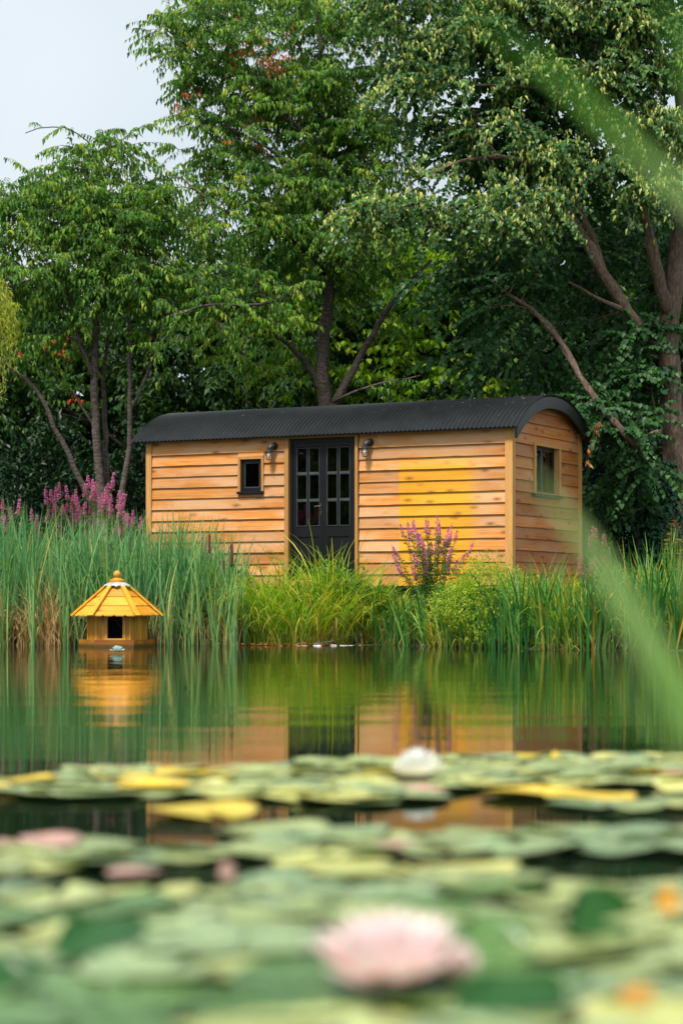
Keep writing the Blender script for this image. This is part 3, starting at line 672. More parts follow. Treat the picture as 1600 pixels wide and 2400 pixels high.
def twigs(r, brs, per, Lr, up=.1, spread=.8, fr=(.3, 1.0)):
    """returns twig origins, directions, lengths"""
    O, Dd = [], []
    for P in brs:
        f = r.uniform(fr[0], fr[1], per) * (len(P) - 1); i = np.minimum(f.astype(int), len(P) - 2); u = (f - i)[:, None]
        O.append(P[i] * (1 - u) + P[i + 1] * u); t = unit(P[i + 1] - P[i]); Dd.append(t)
    O = np.concatenate(O); Dd = np.concatenate(Dd); n = len(O)
    rv = r.normal(0, 1, (n, 3)); rv[:, 2] *= .45; rv = unit(rv)
    Dd = unit(Dd * .55 + rv * spread + np.array([0, 0, up])); return O, Dd, r.uniform(*Lr, n)
def spray(r, O, Dd, Ln, n, drp):
    """points, tangents along drooping twigs: (T,n,3)"""
    s = np.linspace(.12, 1, n)[None, :, None]; Lk = Ln[:, None, None]
    P = O[:, None] + Dd[:, None] * Lk * s; P = P + np.array([0, 0, -1.0]) * drp * Lk * s ** 2
    Tn = unit(Dd[:, None] + np.array([0, 0, -1.0]) * 2 * drp * s); return P, Tn
def twig_ribbons(acc, O, Dd, Ln, drp, w=.007):
    n = len(O); s = np.linspace(0, 1, 4)
    P = O[:, None] + Dd[:, None] * (Ln[:, None] * s[None])[..., None]; P[..., 2] -= drp * Ln[:, None] * s[None] ** 2
    sd = unit(np.cross(Dd, np.array([.3, -1, .2]))); off = sd[:, None] * (w * (1 - .6 * s))[None, :, None] * .5
    V = np.stack([P - off, P + off], 2).reshape(-1, 3); k = np.arange(3)[None] * 2 + (np.arange(n) * 8)[:, None]
    acc.add(V, [np.stack([k, k + 1, k + 3, k + 2], -1).reshape(-1, 4)], .3)
def cherry_leaves(r, acc, O, Dd, Ln, n=14, drp=.35, size=(.085, .13), down=(.5, 1.5), tpl=LEAF, wr=.36, tintf=None):
    P, Tn = spray(r, O, Dd, Ln, n, drp); T_, n_ = P.shape[:2]
    side = np.where(np.arange(n) % 2 == 0, 1., -1.)[None, :, None]; lat = unit(np.cross(Tn, np.array([0, 0, 1.0])))
    yd = Tn * r.uniform(.1, .7, (T_, n, 1)) + side * lat * r.uniform(.35, 1.0, (T_, n, 1)) + np.array([0, 0, -1.0]) * r.uniform(*down, (T_, n, 1)) + r.normal(0, .15, (T_, n, 3))
    nd = np.array([0, -.25, 1.0]) + r.normal(0, .35, (T_, n, 3)) + side * lat * .4
    sz = r.uniform(*size, (T_, n)); base = .05 + .85 * r.beta(1.3, 1.7, (T_, 1)) if tintf is None else tintf(P)
    tint = np.clip(base + r.normal(0, .14, (T_, n)), 0, 1)
    place(acc, tpl, P.reshape(-1, 3), yd.reshape(-1, 3), nd.reshape(-1, 3), sz.ravel(), (sz * wr).ravel(), tint.ravel())
def px_limb(pts): return np.array([W(*p) for p in pts])

def cherry_tree(name, label, limbs, ells, NB, per, seed, n=13, size=(.075, .16), extra=None, reds=()):
    r = np.random.default_rng(seed); base = limbs[0][0][0]
    root = empty(name, (float(base[0]), float(base[1]), gz(base[0], base[1])), 0, label, 'tree')
    off = np.array(root.location)
    wood = Acc(); tg = ell_points(r, ells, NB)
    br = grow(r, wood, limbs, tg, .14)
    br += [resample(P_) for P_, a_, b_ in limbs if b_ <= .0125]
    O, Dd, Ln = twigs(r, br, per, (.35, .75), .12, .9)
    twig_ribbons(wood, O, Dd, Ln, .35)
    lv = Acc(); cherry_leaves(r, lv, O, Dd, Ln, n, .35, size, wr=.40)
    wood.V = [v - off for v in wood.V]; lv.V = [v - off for v in lv.V]
    wood.obj('trunk', M['cherry_bark'], root, True); lv.obj('crown', M['cherry_leaf'], root)
    if reds:
        rd = Acc()
        for (px, py, d, rad, cnt) in reds:
            c = W(px, py, d); Og = c + r.normal(0, rad, (cnt, 3)); Dg = unit(r.normal(0, 1, (cnt, 3)))
            cherry_leaves(r, rd, Og, Dg, r.uniform(.2, .4, cnt), 7, .3, (.07, .11))
        rd.V = [v - off for v in rd.V]; rd.obj('autumn_leaves', M['red_leaf'], root)
    return root
DC = 38.0   # big cherry behind the hut
cherry_tree('cherry_tree', 'tall cherry tree rising behind the hut with red tinged leaves at top', [
    (px_limb([(772, 1330, DC), (768, 1000, DC), (752, 860, DC), (765, 740, DC), (775, 640, DC), (762, 480, DC), (770, 300, DC + .2), (750, 120, DC), (735, -60, DC)]), .17, .03),
    (px_limb([(770, 960, DC), (738, 880, DC - .1), (690, 815, DC - .4), (620, 770, DC - .9), (520, 760, DC - 1.4)]), .07, .02),
    (px_limb([(775, 960, DC), (830, 860, DC + .1), (880, 770, DC + .1), (950, 660, DC), (1010, 610, DC - .3)]), .085, .03),
    (px_limb([(775, 945, DC), (830, 915, DC - .4), (900, 895, DC - .6), (985, 880, DC - .8)]), .028, .012),
    (px_limb([(772, 640, DC), (690, 560, DC - .5), (600, 525, DC - 1), (500, 480, DC - 1.3), (430, 420, DC - 1.4)]), .06, .015),
    (px_limb([(768, 520, DC), (720, 420, DC - .3), (620, 340, DC - .6), (540, 300, DC - .8)]), .05, .015),
    (px_limb([(768, 360, DC), (660, 260, DC - .3), (540, 190, DC - .6), (440, 110, DC - .8), (380, 60, DC - .9)]), .05, .012),
    (px_limb([(765, 300, DC), (720, 150, DC + .4), (660, 20, DC + .6)]), .045, .012),
    (px_limb([(768, 420, DC), (850, 300, DC), (900, 150, DC), (910, 0, DC)]), .05, .015),
    (px_limb([(760, 640, DC), (680, 690, DC - .9), (600, 720, DC - 1.6), (500, 710, DC - 2.1), (400, 740, DC - 2.5)]), .04, .012)],
    [(640, 90, DC, 2.2, 1.7, 1.8), (430, 110, DC - .8, .75, .6, .8), (430, 215, DC - .5, .5, .3, .5), (680, 330, DC, 2.2, 1.4, 1.9), (560, 500, DC - .6, 1.75, 1.0, 1.4), (800, 480, DC, 1.5, 1.6, 1.6),
     (560, 690, DC - 1.5, 1.5, .65, .9), (470, 800, DC - 1.9, .9, .45, .6), (800, 640, DC - 1.0, 1.0, .8, .8), (640, 830, DC + .6, 1.1, .4, .9), (880, 120, DC + .4, 1.1, 1.6, 1.2), (860, 700, DC + .8, 1.2, .8, .8)],
    520, 8, 11, n=13, reds=[(640, 135, DC - 1.2, .16, 16), (545, 130, DC - .9, .10, 5), (490, 120, DC - .6, .10, 5), (450, 210, DC - .9, .20, 9), (555, 90, DC - 1, .15, 5), (590, 330, DC - 1.3, .3, 6)])
DL = 37.0   # multi-stemmed cherry on the left
cherry_tree('cherry_tree', 'multi-stemmed cherry tree with arching top twigs left of the hut', [
    (px_limb([(238, 1250, DL), (236, 1140, DL), (224, 1000, DL), (222, 880, DL), (226, 780, DL), (232, 700, DL), (205, 560, DL), (195, 450, DL), (215, 370, DL)]), 0.0936, .03),
    (px_limb([(250, 1250, DL + .2), (252, 1140, DL + .2), (246, 960, DL + .3), (240, 860, DL + .4), (262, 760, DL + .5), (300, 640, DL + .5)]), 0.0663, .02),
    (px_limb([(278, 1250, DL - .2), (284, 1180, DL - .2), (300, 1080, DL - .2), (308, 960, DL - .2), (303, 850, DL - .2), (305, 760, DL - .2), (290, 640, DL - .3)]), 0.0663, .02),
    (px_limb([(308, 960, DL - .2), (335, 905, DL - .3), (360, 840, DL - .3), (372, 760, DL - .4), (420, 640, DL - .4)]), 0.0351, .015),
    (px_limb([(232, 1220, DL - .1), (205, 1150, DL - .2), (160, 1070, DL - .3), (118, 980, DL - .4), (98, 920, DL - .4), (40, 870, DL - .5), (-60, 800, DL - .6)]), 0.0624, .02),
    (px_limb([(222, 900, DL), (185, 800, DL - .2), (160, 680, DL - .3), (120, 590, DL - .4), (40, 540, DL - .6)]), 0.0390, .014),
    (px_limb([(222, 1000, DL), (170, 910, DL + .1), (130, 880, DL + .2)]), 0.0312, .012),
    (px_limb([(205, 560, DL), (130, 640, DL - .5), (60, 660, DL - .7), (-40, 690, DL - .9)]), 0.0312, .012),
    (px_limb([(205, 450, DL), (235, 360, DL), (190, 305, DL), (110, 290, DL - .1), (60, 312, DL - .1)]), 0.0172, .008),
    (px_limb([(225, 380, DL), (280, 330, DL + .1), (340, 292, DL + .1)]), 0.0140, .007)],
    [(210, 440, DL, 1.35, .9, 1.2), (70, 480, DL - .2, 1.0, .6, .9), (120, 620, DL, 1.7, .85, 1.4), (330, 520, DL, 1.0, .75, 1.0), (330, 660, DL - .5, 1.0, .55, .9), (80, 780, DL - .2, 1.1, .6, .9), (250, 340, DL, .9, .32, .5), (360, 780, DL - .5, .6, .3, .5), (215, 560, DL - .8, 1.2, .7, .6)],
    330, 7, 23, n=12, reds=[(80, 830, DL - .8, .22, 2), (155, 905, DL - .6, .2, 2), (130, 810, DL - .8, .2, 2)])

# the big lime on the right with pale hanging bracts
def lime_tree():
    r = np.random.default_rng(5); d = 36.0
    limbs = [(px_limb([(1600, 1360, d), (1592, 1200, d), (1575, 1000, d), (1562, 850, d), (1570, 720, d), (1590, 560, d), (1600, 380, d), (1590, 150, d), (1560, -60, d)]), .27, .06),
             (px_limb([(1562, 830, d), (1500, 770, d - .2), (1440, 690, d - .4), (1385, 590, d - .5), (1335, 500, d - .6), (1280, 400, d - .6), (1200, 330, d - .7)]), .13, .03),
             (px_limb([(1420, 660, d - .4), (1395, 560, d - .3), (1360, 500, d - .2), (1330, 400, d)]), .075, .02),
             (px_limb([(1565, 740, d), (1545, 660, d - .3), (1515, 540, d - .4), (1500, 430, d - .5), (1470, 300, d - .5)]), .12, .03),
             (px_limb([(1600, 1020, d + .4), (1645, 900, d + .3), (1680, 700, d + .3)]), .12, .05),
             (px_limb([(1545, 1010, d - .6), (1488, 1042, d - 1.4)]), .05, .045),
             (px_limb([(1488, 1042, d - 1.4), (1420, 970, d - 1.4), (1360, 890, d - 1.3), (1310, 790, d - 1.1), (1255, 730, d - .8), (1190, 690, d - .6)]), .058, .03),
             (px_limb([(1480, 735, d - .3), (1400, 700, d - .6), (1330, 660, d - .9)]), .04, .015),
             (px_limb([(1280, 400, d - .6), (1180, 360, d - 1), (1060, 380, d - 1.4), (960, 430, d - 1.7)]), .05, .015),
             (px_limb([(1590, 200, d), (1450, 120, d - .5), (1300, 60, d - .8), (1150, 80, d - 1)]), .06, .015),
             (px_limb([(1590, 300, d), (1400, 250, d - .8), (1250, 200, d - 1.2), (1080, 200, d - 1.4)]), .06, .015)]
    base = limbs[0][0][0]; root = empty('lime_tree', (float(base[0]), float(base[1]), gz(base[0], base[1])), 0, 'large lime tree with pale yellow bracts leaning over hut from the right', 'tree')
    off = np.array(root.location); wood = Acc(); lv = Acc(); bt = Acc()
    outer = [(940, 20, d - .6, .8, .40, .7), (1080, 110, d - 1.0, .95, .45, .8), (1010, 215, d - 1.3, .85, .40, .7), (1150, 300, d - 1.4, .9, .40, .7), (1060, 400, d - 1.6, .85, .30, .6), (930, 500, d - 1.9, .95, .38, .6), (1120, 510, d - 1.9, 1.0, .36, .6),
             (1240, 470, d - 1.8, .8, .32, .5), (1350, 380, d - 1.7, .9, .45, .6), (1330, 520, d - 1.7, .8, .25, .5), (1210, 60, d - .8, 1.1, .5, .9), (1390, 40, d - .8, 1.1, .5, .9), (1310, 190, d - 1.1, 1.0, .45, .8), (1470, 160, d - .9, .9, .5, .7), (1540, 300, d - .9, .8, .5, .7),
             (1550, 60, d - .6, .9, .6, .8), (1560, 440, d - 1.1, .7, .45, .6), (1300, -60, d - .6, 1.8, .5, 1.0), (1050, -30, d - .6, 1.2, .5, .9), (1560, -60, d - .5, 1.2, .5, .9), (1440, 300, d - 1.2, .7, .4, .6)]
    inner = [(1130, 640, d + .1, 1.4, .7, .9), (1090, 760, d - .4, 1.0, .7, .8), (1270, 600, d + .8, 1.8, .9, 1.0), (1320, 780, d + 1.4, 1.6, 1.0, 1.0), (1480, 620, d + 1.6, 1.2, 1.2, 1.0), (1200, 850, d + .4, 1.2, .35, .7), (1350, 300, d + .8, 2.2, 1.8, 1.2), (1150, 200, d + .6, 1.8, 1.5, 1.0), (1500, 30, d + .6, 1.6, 1.2, 1.0), (1040, 850, d - .5, .35, .35, .4)]
    low = [(1440, 1000, d - 1.2, .55, .22, .4), (1500, 1090, d - 1.0, .35, .2, .3), (1440, 1150, d - .6, .5, .12, .3), (1390, 940, d - 1.2, .3, .25, .3), (1480, 900, d - .2, .6, .3, .5), (1500, 760, d - .2, .5, .25, .4)]
    br = grow(r, wood, limbs, ell_points(r, outer, 400, True), .16)
    O, Dd, Ln = twigs(r, br, 8, (.35, .8), .0, .8)
    cherry_leaves(r, lv, O, Dd, Ln, 15, .45, (.055, .095), (.3, 1.4), HEART, .9); twig_ribbons(wood, O, Dd, Ln, .45)
    # bracts: narrow pale strips hanging below the outer shoots
    sel = r.random(len(O)) < .55; P, Tn = spray(r, O[sel] + [0, -.03, .0], Dd[sel], Ln[sel], 10, .45); Pf = P.reshape(-1, 3); n = len(Pf)
    keep = r.random(n) < .62; Pf = Pf[keep]; n = len(Pf)
    yd = np.array([0, 0, -1.0]) + r.normal(0, .38, (n, 3)); nd = np.array([0, -1.0, .3]) + r.normal(0, .5, (n, 3)); sz = r.uniform(.085, .135, n)
    place(bt, LEAF, Pf + r.normal(0, .03, (n, 3)) + [0, -.03, .03], yd, nd, sz, sz * .34, np.clip(r.normal(.45, .25, n), 0, 1))
    wood2 = Acc(); br2 = grow(r, wood, limbs[1:9], ell_points(r, inner, 330), .1)
    br2 += grow(r, wood, [limbs[5], limbs[6]], ell_points(r, low, 60), .1)
    O, Dd, Ln = twigs(r, br2, 7, (.35, .8), .0, .8); cherry_leaves(r, lv, O, Dd, Ln, 14, .45, (.07, .12), (.3, 1.3), HEART, .92, tintf=lambda P: r.uniform(.0, .32, (P.shape[0], 1)))  # inner and low leaves get darker tints, crown shade put into the colour
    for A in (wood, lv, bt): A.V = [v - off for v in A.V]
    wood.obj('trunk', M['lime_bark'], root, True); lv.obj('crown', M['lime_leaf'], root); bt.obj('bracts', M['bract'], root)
    # ivy around the foot of the trunk
    iv = Acc(); n = 3400; t = r.uniform(0, 2 * math.pi, n); py = r.uniform(1080, 1300, n); cen = np.array([W(1548 + (p - 1200) * .03, p, d - .25) for p in py])
    rad = (.34 - .0006 * np.abs(py - 1250)) * r.uniform(.6, 1.15, n); pos = cen + np.stack([np.cos(t) * rad, np.sin(t) * rad, np.zeros(n)], -1)
    yd = np.stack([np.cos(t) * .5, np.sin(t) * .5, -np.ones(n)], -1) + r.normal(0, .4, (n, 3)); nd = np.stack([np.cos(t), np.sin(t), .5 * np.ones(n)], -1) + r.normal(0, .3, (n, 3))
    sz = r.uniform(.05, .09, n); place(iv, HEART, pos, yd, nd, sz, sz, r.beta(1.5, 3, n))
    st = Acc(); tube(st, px_limb([(1545, 1330, d - .3), (1550, 1200, d - .3), (1556, 1090, d - .26)]), [.03, .025, .015], 6)
    b = W(1545, 1330, d - .3); ir = empty('ivy', (float(b[0]), float(b[1]), gz(b[0], b[1])), 0, 'dark ivy climbing the foot of the lime trunk', 'ivy'); o2 = np.array(ir.location)
    for A in (iv, st): A.V = [v - o2 for v in A.V]
    st.obj('stem', M['dark_bark'], ir, True); iv.obj('foliage', M['ivy_leaf'], ir)
lime_tree()

# woodland behind
def wood_proto(seed, H, Rr, leafm, nb, per, sz, trunk_r=.14, z0=.22):
    r = np.random.default_rng(seed); wood = Acc(); lv = Acc(); P = np.array([(r.normal(0, .12) * i, r.normal(0, .12) * i, H * i / 6 * .9) for i in range(7)])
    limbs = [(P, trunk_r, .03)]
    for q in range(7):
        t = r.uniform(.25, .8); b = P[int(t * 6)]; a_ = r.uniform(0, 6.28); ln = Rr * r.uniform(.5, .8)
        limbs.append((np.array([b, b + [ln * .4 * math.cos(a_), ln * .4 * math.sin(a_), ln * .35], b + [ln * math.cos(a_), ln * math.sin(a_), ln * .6]]), trunk_r * .45, .02))
    tg = []
    for _ in range(nb):
        v = unit(r.normal(0, 1, 3)); k_ = r.uniform(.3, 1) ** .5; tg.append([v[0] * Rr * k_, v[1] * Rr * k_, H * (z0 + (1 - z0) / 2) + v[2] * k_ * H * (1 - z0) / 2])
    br = grow(r, wood, limbs, np.array(tg), .12, .006, 6); O, Dd, Ln = twigs(r, br, per, (.5, 1.0), .1, .9)
    cherry_leaves(r, lv, O, Dd, Ln, 12, .3, sz, (.2, 1.2), RHOMB, .55)
    return wood.build('trunk', M['dark_bark'], True), lv.build('crown', leafm)
protos = [wood_proto(31, 9.0, 3.0, M['wood_leaf'], 150, 9, (.14, .24)), wood_proto(32, 8.0, 2.7, M['wood_leaf'], 150, 9, (.12, .22), z0=.12), wood_proto(33, 6.5, 2.6, M['bright_leaf'], 130, 8, (.12, .2), .09)]
back = [  # px, distance, scale, proto, rotation, label
    (-30, 47, .92, 0, .3, 'dark woodland tree at the far left behind the cherry stems'),
    (150, 50, .98, 1, 2.0, 'dark woodland tree behind the multi-stemmed cherry'),
    (330, 46, .95, 1, 4.1, 'dark woodland tree in gap between the two cherries'),
    (480, 51, 1.0, 0, 5.5, 'dark woodland tree above the left roof end'),
    (620, 46, .98, 0, 1.2, 'dark woodland tree just left of the big cherry trunk'),
    (890, 47, 1.4, 2, 3.3, 'bright yellow green tree glimpsed behind the big cherry trunk'),
    (790, 50, 1.45, 2, .8, 'bright green tree behind roof ridge, left of the trunk'),
    (1090, 49, 1.1, 0, 2.6, 'dark woodland tree behind the hut roof under the lime'),
    (1200, 50, 1.15, 1, 5.0, 'dark woodland tree behind the right roof end'),
    (1370, 46, 1.15, 0, .1, 'dark woodland tree behind the fallen lime limb'),
    (1530, 48, 1.2, 1, 1.7, 'dark woodland tree behind the lime trunk'),
    (1680, 46, 1.1, 0, 3.9, 'dark woodland tree at far right past the lime'),
    (-160, 45, .9, 1, 3.0, 'dark woodland tree beyond the left edge willow'),
    (30, 56, 1.0, 2, 2.2, 'yellowing tree showing between leaves at upper left')]
for px, d, s, pi, rz, lab in back:
    p = W(px, 1400, d); o = empty('woodland_tree', (float(p[0]), d, gz(p[0], d) - .02), rz, lab, 'tree', 'woodland trees behind the hut'); o.scale = (s, s, s)
    link('trunk', protos[pi][0], o); link('crown', protos[pi][1], o)

for x, y, s_, pi, rz, lab in [(-27.5, 9.5, 1.1, 1, .4, 'bank tree left of the pond, mirrored in the right door panes'), (-29, 14.0, 1.15, 0, 1.4, 'bank tree left of the pond, mirrored in the left door panes'), (-28, 18.5, 1.1, 1, 2.4, 'bank tree left of the pond, mirrored in the small window'), (-30, 4.5, 1.1, 0, 3.4, 'bank tree far left of the pond, nearest to the viewer'), (-25.8, 12.0, 1.1, 2, 1.0, 'bright green bank tree mirrored in the middle door panes'), (-25.8, 16.3, 1.1, 2, 4.0, 'bright green bank tree mirrored between the small window and doors'), (-32, 11.5, 1.4, 0, 5.0, 'tall dark bank tree behind the others left of the pond'), (-33, 17, 1.4, 1, 2.0, 'tall dark bank tree at the back left of the pond')]:
    o = empty('bank_tree', (x, y, gz(x, y) - .02), rz, lab, 'tree', 'trees of the left bank mirrored in the glass'); o.scale = (s_, s_, s_); link('trunk', protos[pi][0], o); link('crown', protos[pi][1], o)
# evergreen understorey
def shrub_proto(seed, H, Rr, leafm, n, sz, tpl=RHOMB, wr=.42, stems=7):
    r = np.random.default_rng(seed); st = Acc(); lv = Acc(); v = unit(r.normal(0, 1, (n // 10, 3))); k_ = r.uniform(.35, 1, (n // 10, 1)) ** .5
    C = v * k_ * np.array([Rr, Rr, H * .5]) * (1 + .25 * np.sin(v[:, :1] * 5 + seed) * np.cos(v[:, 2:] * 4)) + [0, 0, H * .5]; C[:, 2] = np.maximum(C[:, 2], .05)
    for q in range(stems):
        c = C[r.integers(len(C))]; tube(st, bez(np.array([r.normal(0, .06), r.normal(0, .06), 0]), np.array([c[0] * .3, c[1] * .3, c[2] * .7]), c, 6, r, .01), np.linspace(.025, .006, 6), 5)
    P = np.repeat(C, 10, 0) + r.normal(0, .09 * max(.5, Rr), (len(C) * 10, 3)); m_ = len(P)
    yd = unit(P - [0, 0, H * .4]) + r.normal(0, .6, (m_, 3)) + [0, 0, -.2]; nd = np.array([0, 0, 1.0]) + .6 * unit(P) + r.normal(0, .4, (m_, 3)); s_ = r.uniform(*sz, m_)
    place(lv, tpl, P, yd, nd, s_, s_ * wr, np.clip(np.repeat(r.uniform(0, .8, len(C)), 10) + r.normal(0, .15, m_), 0, 1))
    return st.build('stem', M['dark_bark'], True), lv.build('foliage', leafm)
lp = [shrub_proto(41, 2.6, 1.3, M['laurel_leaf'], 5200, (.10, .17)), shrub_proto(42, 3.2, 1.2, M['laurel_leaf'], 5200, (.10, .16), wr=.5)]
for px, d, s, pi, rz, lab in [(-60, 40, 1.0, 0, 0, 'dark glossy evergreen shrub at left edge behind the reeds'), (90, 41.5, 1.15, 1, 1, 'dark evergreen shrub behind the leaning cherry stem'), (200, 42.5, 1.2, 0, 2, 'dark evergreen shrub behind the main cherry stems'),
        (340, 41, 1.1, 1, 3, 'dark evergreen shrub beside the left end of the hut'), (470, 43, 1.25, 0, 4, 'dark evergreen shrub showing over left part of roof'), (620, 43, 1.25, 1, 5, 'dark evergreen shrub over roof left of the big trunk'),
        (885, 44, .55, 0, .5, 'dark evergreen shrub over roof right of the big trunk'), (1020, 43, 1.35, 1, 1.5, 'dark evergreen shrub behind the middle of right roof'), (1180, 43, 1.4, 0, 2.5, 'dark evergreen shrub behind the roof top at right'),
        (1330, 41.5, 1.25, 1, 3.5, 'dark evergreen shrub behind the right end wall'), (1430, 39.5, .95, 0, 4.5, 'dark evergreen shrub in shade right of the hut'), (1500, 42, 1.25, 1, 5.5, 'dark evergreen shrub left of the lime trunk'), (1640, 40, 1.2, 0, .9, 'dark evergreen shrub past the lime trunk')]:
    p = W(px, 1400, d); o = empty('evergreen_shrub', (float(p[0]), d, gz(p[0], d) - .02), rz, lab, 'shrub', 'evergreen shrubs under the trees'); o.scale = (s, s, s)
    link('stem', lp[pi][0], o); link('foliage', lp[pi][1], o)
# far wood reading as one dark mass
r = np.random.default_rng(50); fw_ = Acc(); n = 46000
X = r.uniform(-26, 26, n); hgt = 6.5 + 1.2 * np.sin(X * .35) + .8 * np.sin(X * .9 + 1) + 2.0 * smooth(-2, 6, X); Z = r.uniform(0, 1, n) ** .8 * hgt; Y = 66 + r.normal(0, 1.3, n) - .25 * np.sin(X * 1.3) * 4
pos = np.stack([X, Y, Z + .4], -1); s_ = r.uniform(.3, .55, n)
place(fw_, RHOMB, pos, r.normal(0, .6, (n, 3)) + [0, -.3, -.6], r.normal(0, .5, (n, 3)) + [0, -.5, 1], s_, s_ * .6, r.beta(2, 3, n))
tag(fw_.obj('far_wood', M['wood_leaf']), 'far dark wood closing the view behind the trees', 'wood', kind='stuff')

# weeping willow strands at the left edge
def willow():
    r = np.random.default_rng(60); d = 30.5; wood = Acc(); lv = Acc()
    base = W(-330, 1400, d); base[2] = gz(base[0], d); top = W(-210, 560, d)
    tube(wood, resample([base, base * .5 + top * .5 + [-.1, 0, 0], top]), np.linspace(.2, .07, len(resample([base, base * .5 + top * .5 + [-.1, 0, 0], top]))), 8)
    tips = [(-10, 640, 880), (0, 650, 900), (12, 660, 820), (28, 700, 790), (40, 715, 800), (20, 690, 940), (-20, 640, 1000), (5, 720, 930), (-40, 600, 1040), (32, 730, 850), (-8, 560, 700), (-60, 600, 1000), (-90, 600, 1050)]
    for px, py0, py1 in tips:
        q = r.uniform(-.5, .5); p0 = W(px - 30, py0, d + q); c1 = W(px - 90, py0 - 60, d + q * .5)
        P0 = bez(top, c1 + [0, 0, .2], p0, 8, r, .01); tube(wood, P0, np.linspace(.03, .006, 8), 5, cap=False)
        for _ in range(5):
            e = W(px + r.uniform(-25, 18), py1 + r.uniform(-90, 30), d + q + r.uniform(-.2, .2)); P = bez(p0 + r.normal(0, .08, 3), np.array([e[0], e[1], p0[2]]), e, 26, r, .006); tube(wood, P[::5], .003, 3, cap=False)
            m_ = 52; P2 = P[np.minimum((np.arange(m_) * 25 / m_).astype(int) + 1, 25)] + r.normal(0, .012, (m_, 3))
            yd = np.array([0, 0, -1.0]) + r.normal(0, .45, (m_, 3)); s_ = r.uniform(.07, .11, m_); place(lv, LEAF, P2, yd, r.normal(0, 1, (m_, 3)) + [0, -1, .4], s_, s_ * .13, r.uniform(0, 1, m_))
    root = empty('willow_tree', tuple(float(v) for v in base), 0, 'yellow green weeping willow strands hanging in at the left edge', 'tree'); o2 = np.array(root.location)
    for A in (wood, lv): A.V = [v - o2 for v in A.V]
    wood.obj('trunk', M['dark_bark'], root, True); lv.obj('crown', M['willow_leaf'], root)
willow()

# ------------------------------------------------------------------ bank plants
def on_bank(px, s):
    """point on the bank seen at column px, s metres behind the waterline"""
    y = 29.0
    for _ in range(6): y = float(shore((px - 800) / F * y)) + s
    x = (px - 800) / F * y; return x, y
def plant_root(name, px, s, label, cat, group=None):
    x, y = on_bank(px, s); return empty(name, (x, y, gz(x, y) - .02), 0, label, cat, group), np.array([x, y, gz(x, y) - .02])
# cattail bed (left)
r = np.random.default_rng(70); ac = Acc(); n = 3500
px = r.uniform(-60, 580, n); s = r.uniform(-.25, 1.9, n); P = np.array([on_bank(a_, b_) for a_, b_ in zip(px, s)])
# clumped
cl = r.uniform(-60, 580, 150); px = cl[r.integers(0, 150, n)] + r.normal(0, 9, n)
dens = np.where(px > 470, .35, 1.0); keep = (r.random(n) < dens) & (px < 590); px = px[keep]; s = s[keep]; n = len(px)
P = np.array([on_bank(a_, b_) for a_, b_ in zip(px, s)]); base = np.stack([P[:, 0], P[:, 1], np.maximum(ground(P[:, 0], P[:, 1]), -.05)], -1)
ttop = np.interp(px, [-60, 60, 130, 330, 420, 520, 590], [1.98, 1.92, 1.78, 1.74, 1.80, 1.66, 1.3])
h = (ttop - base[:, 2]) * r.uniform(.5, 1.18, n); blades(ac, base, h, r.uniform(0, 6.28, n), r.normal(.07, .09, n), r.gamma(1.4, .26, n), r.uniform(.018, .040, n), 6, np.clip(r.beta(1.0, 1.1, n) * .9 + np.where(r.random(n) < .07, .4, 0), 0, 1), 1.2, r)
n3 = 130; c3 = r.choice([12, 75, 150, 395, 440, 505, 545], n3) + r.normal(0, 7, n3); P3 = np.array([on_bank(a_, b_) for a_, b_ in zip(c3, r.uniform(-.65, -.2, n3))]); blades(ac, np.stack([P3[:, 0], P3[:, 1], np.full(n3, -.05)], -1), r.uniform(.5, 1.5, n3), r.uniform(0, 6.28, n3), r.normal(.1, .1, n3), r.gamma(1.4, .3, n3), r.uniform(.016, .03, n3), 6, r.uniform(.4, 1, n3), 1.2, r)
# leaves bent over part-way
n2 = 160; i = r.integers(0, n, n2); blades(ac, base[i], h[i] * .9, r.uniform(0, 6.28, n2), r.normal(.1, .05, n2), r.uniform(1.2, 2.2, n2), .018, 7, r.uniform(.3, .9, n2), .8, r)
tag(ac.obj('cattail_bed', M['reed']), 'dense bed of tall blue green cattail leaves along the left bank', 'reeds', kind='stuff')
ac = Acc(); n = 2100; px = np.concatenate([r.uniform(-60, 560, 1300), r.normal(60, 45, 500), r.normal(120, 30, 300)]); s = r.uniform(-.34, .5, n)
P = np.array([on_bank(a_, b_) for a_, b_ in zip(px, s)]); base = np.stack([P[:, 0], P[:, 1], np.maximum(ground(P[:, 0], P[:, 1]), -.02)], -1)
blades(ac, base, r.uniform(.3, 1.15, n), r.uniform(0, 6.28, n), r.normal(.18, .18, n), r.choice([.3, 1.6, 2.4], n) * r.uniform(.5, 1.2, n), r.uniform(.008, .018, n), 6, r.uniform(0, 1, n), 1.0, r)
tag(ac.obj('dead_reed_straw', M['straw']), 'broken straw coloured dead stems at the foot of the reeds', 'dead reeds', kind='stuff')
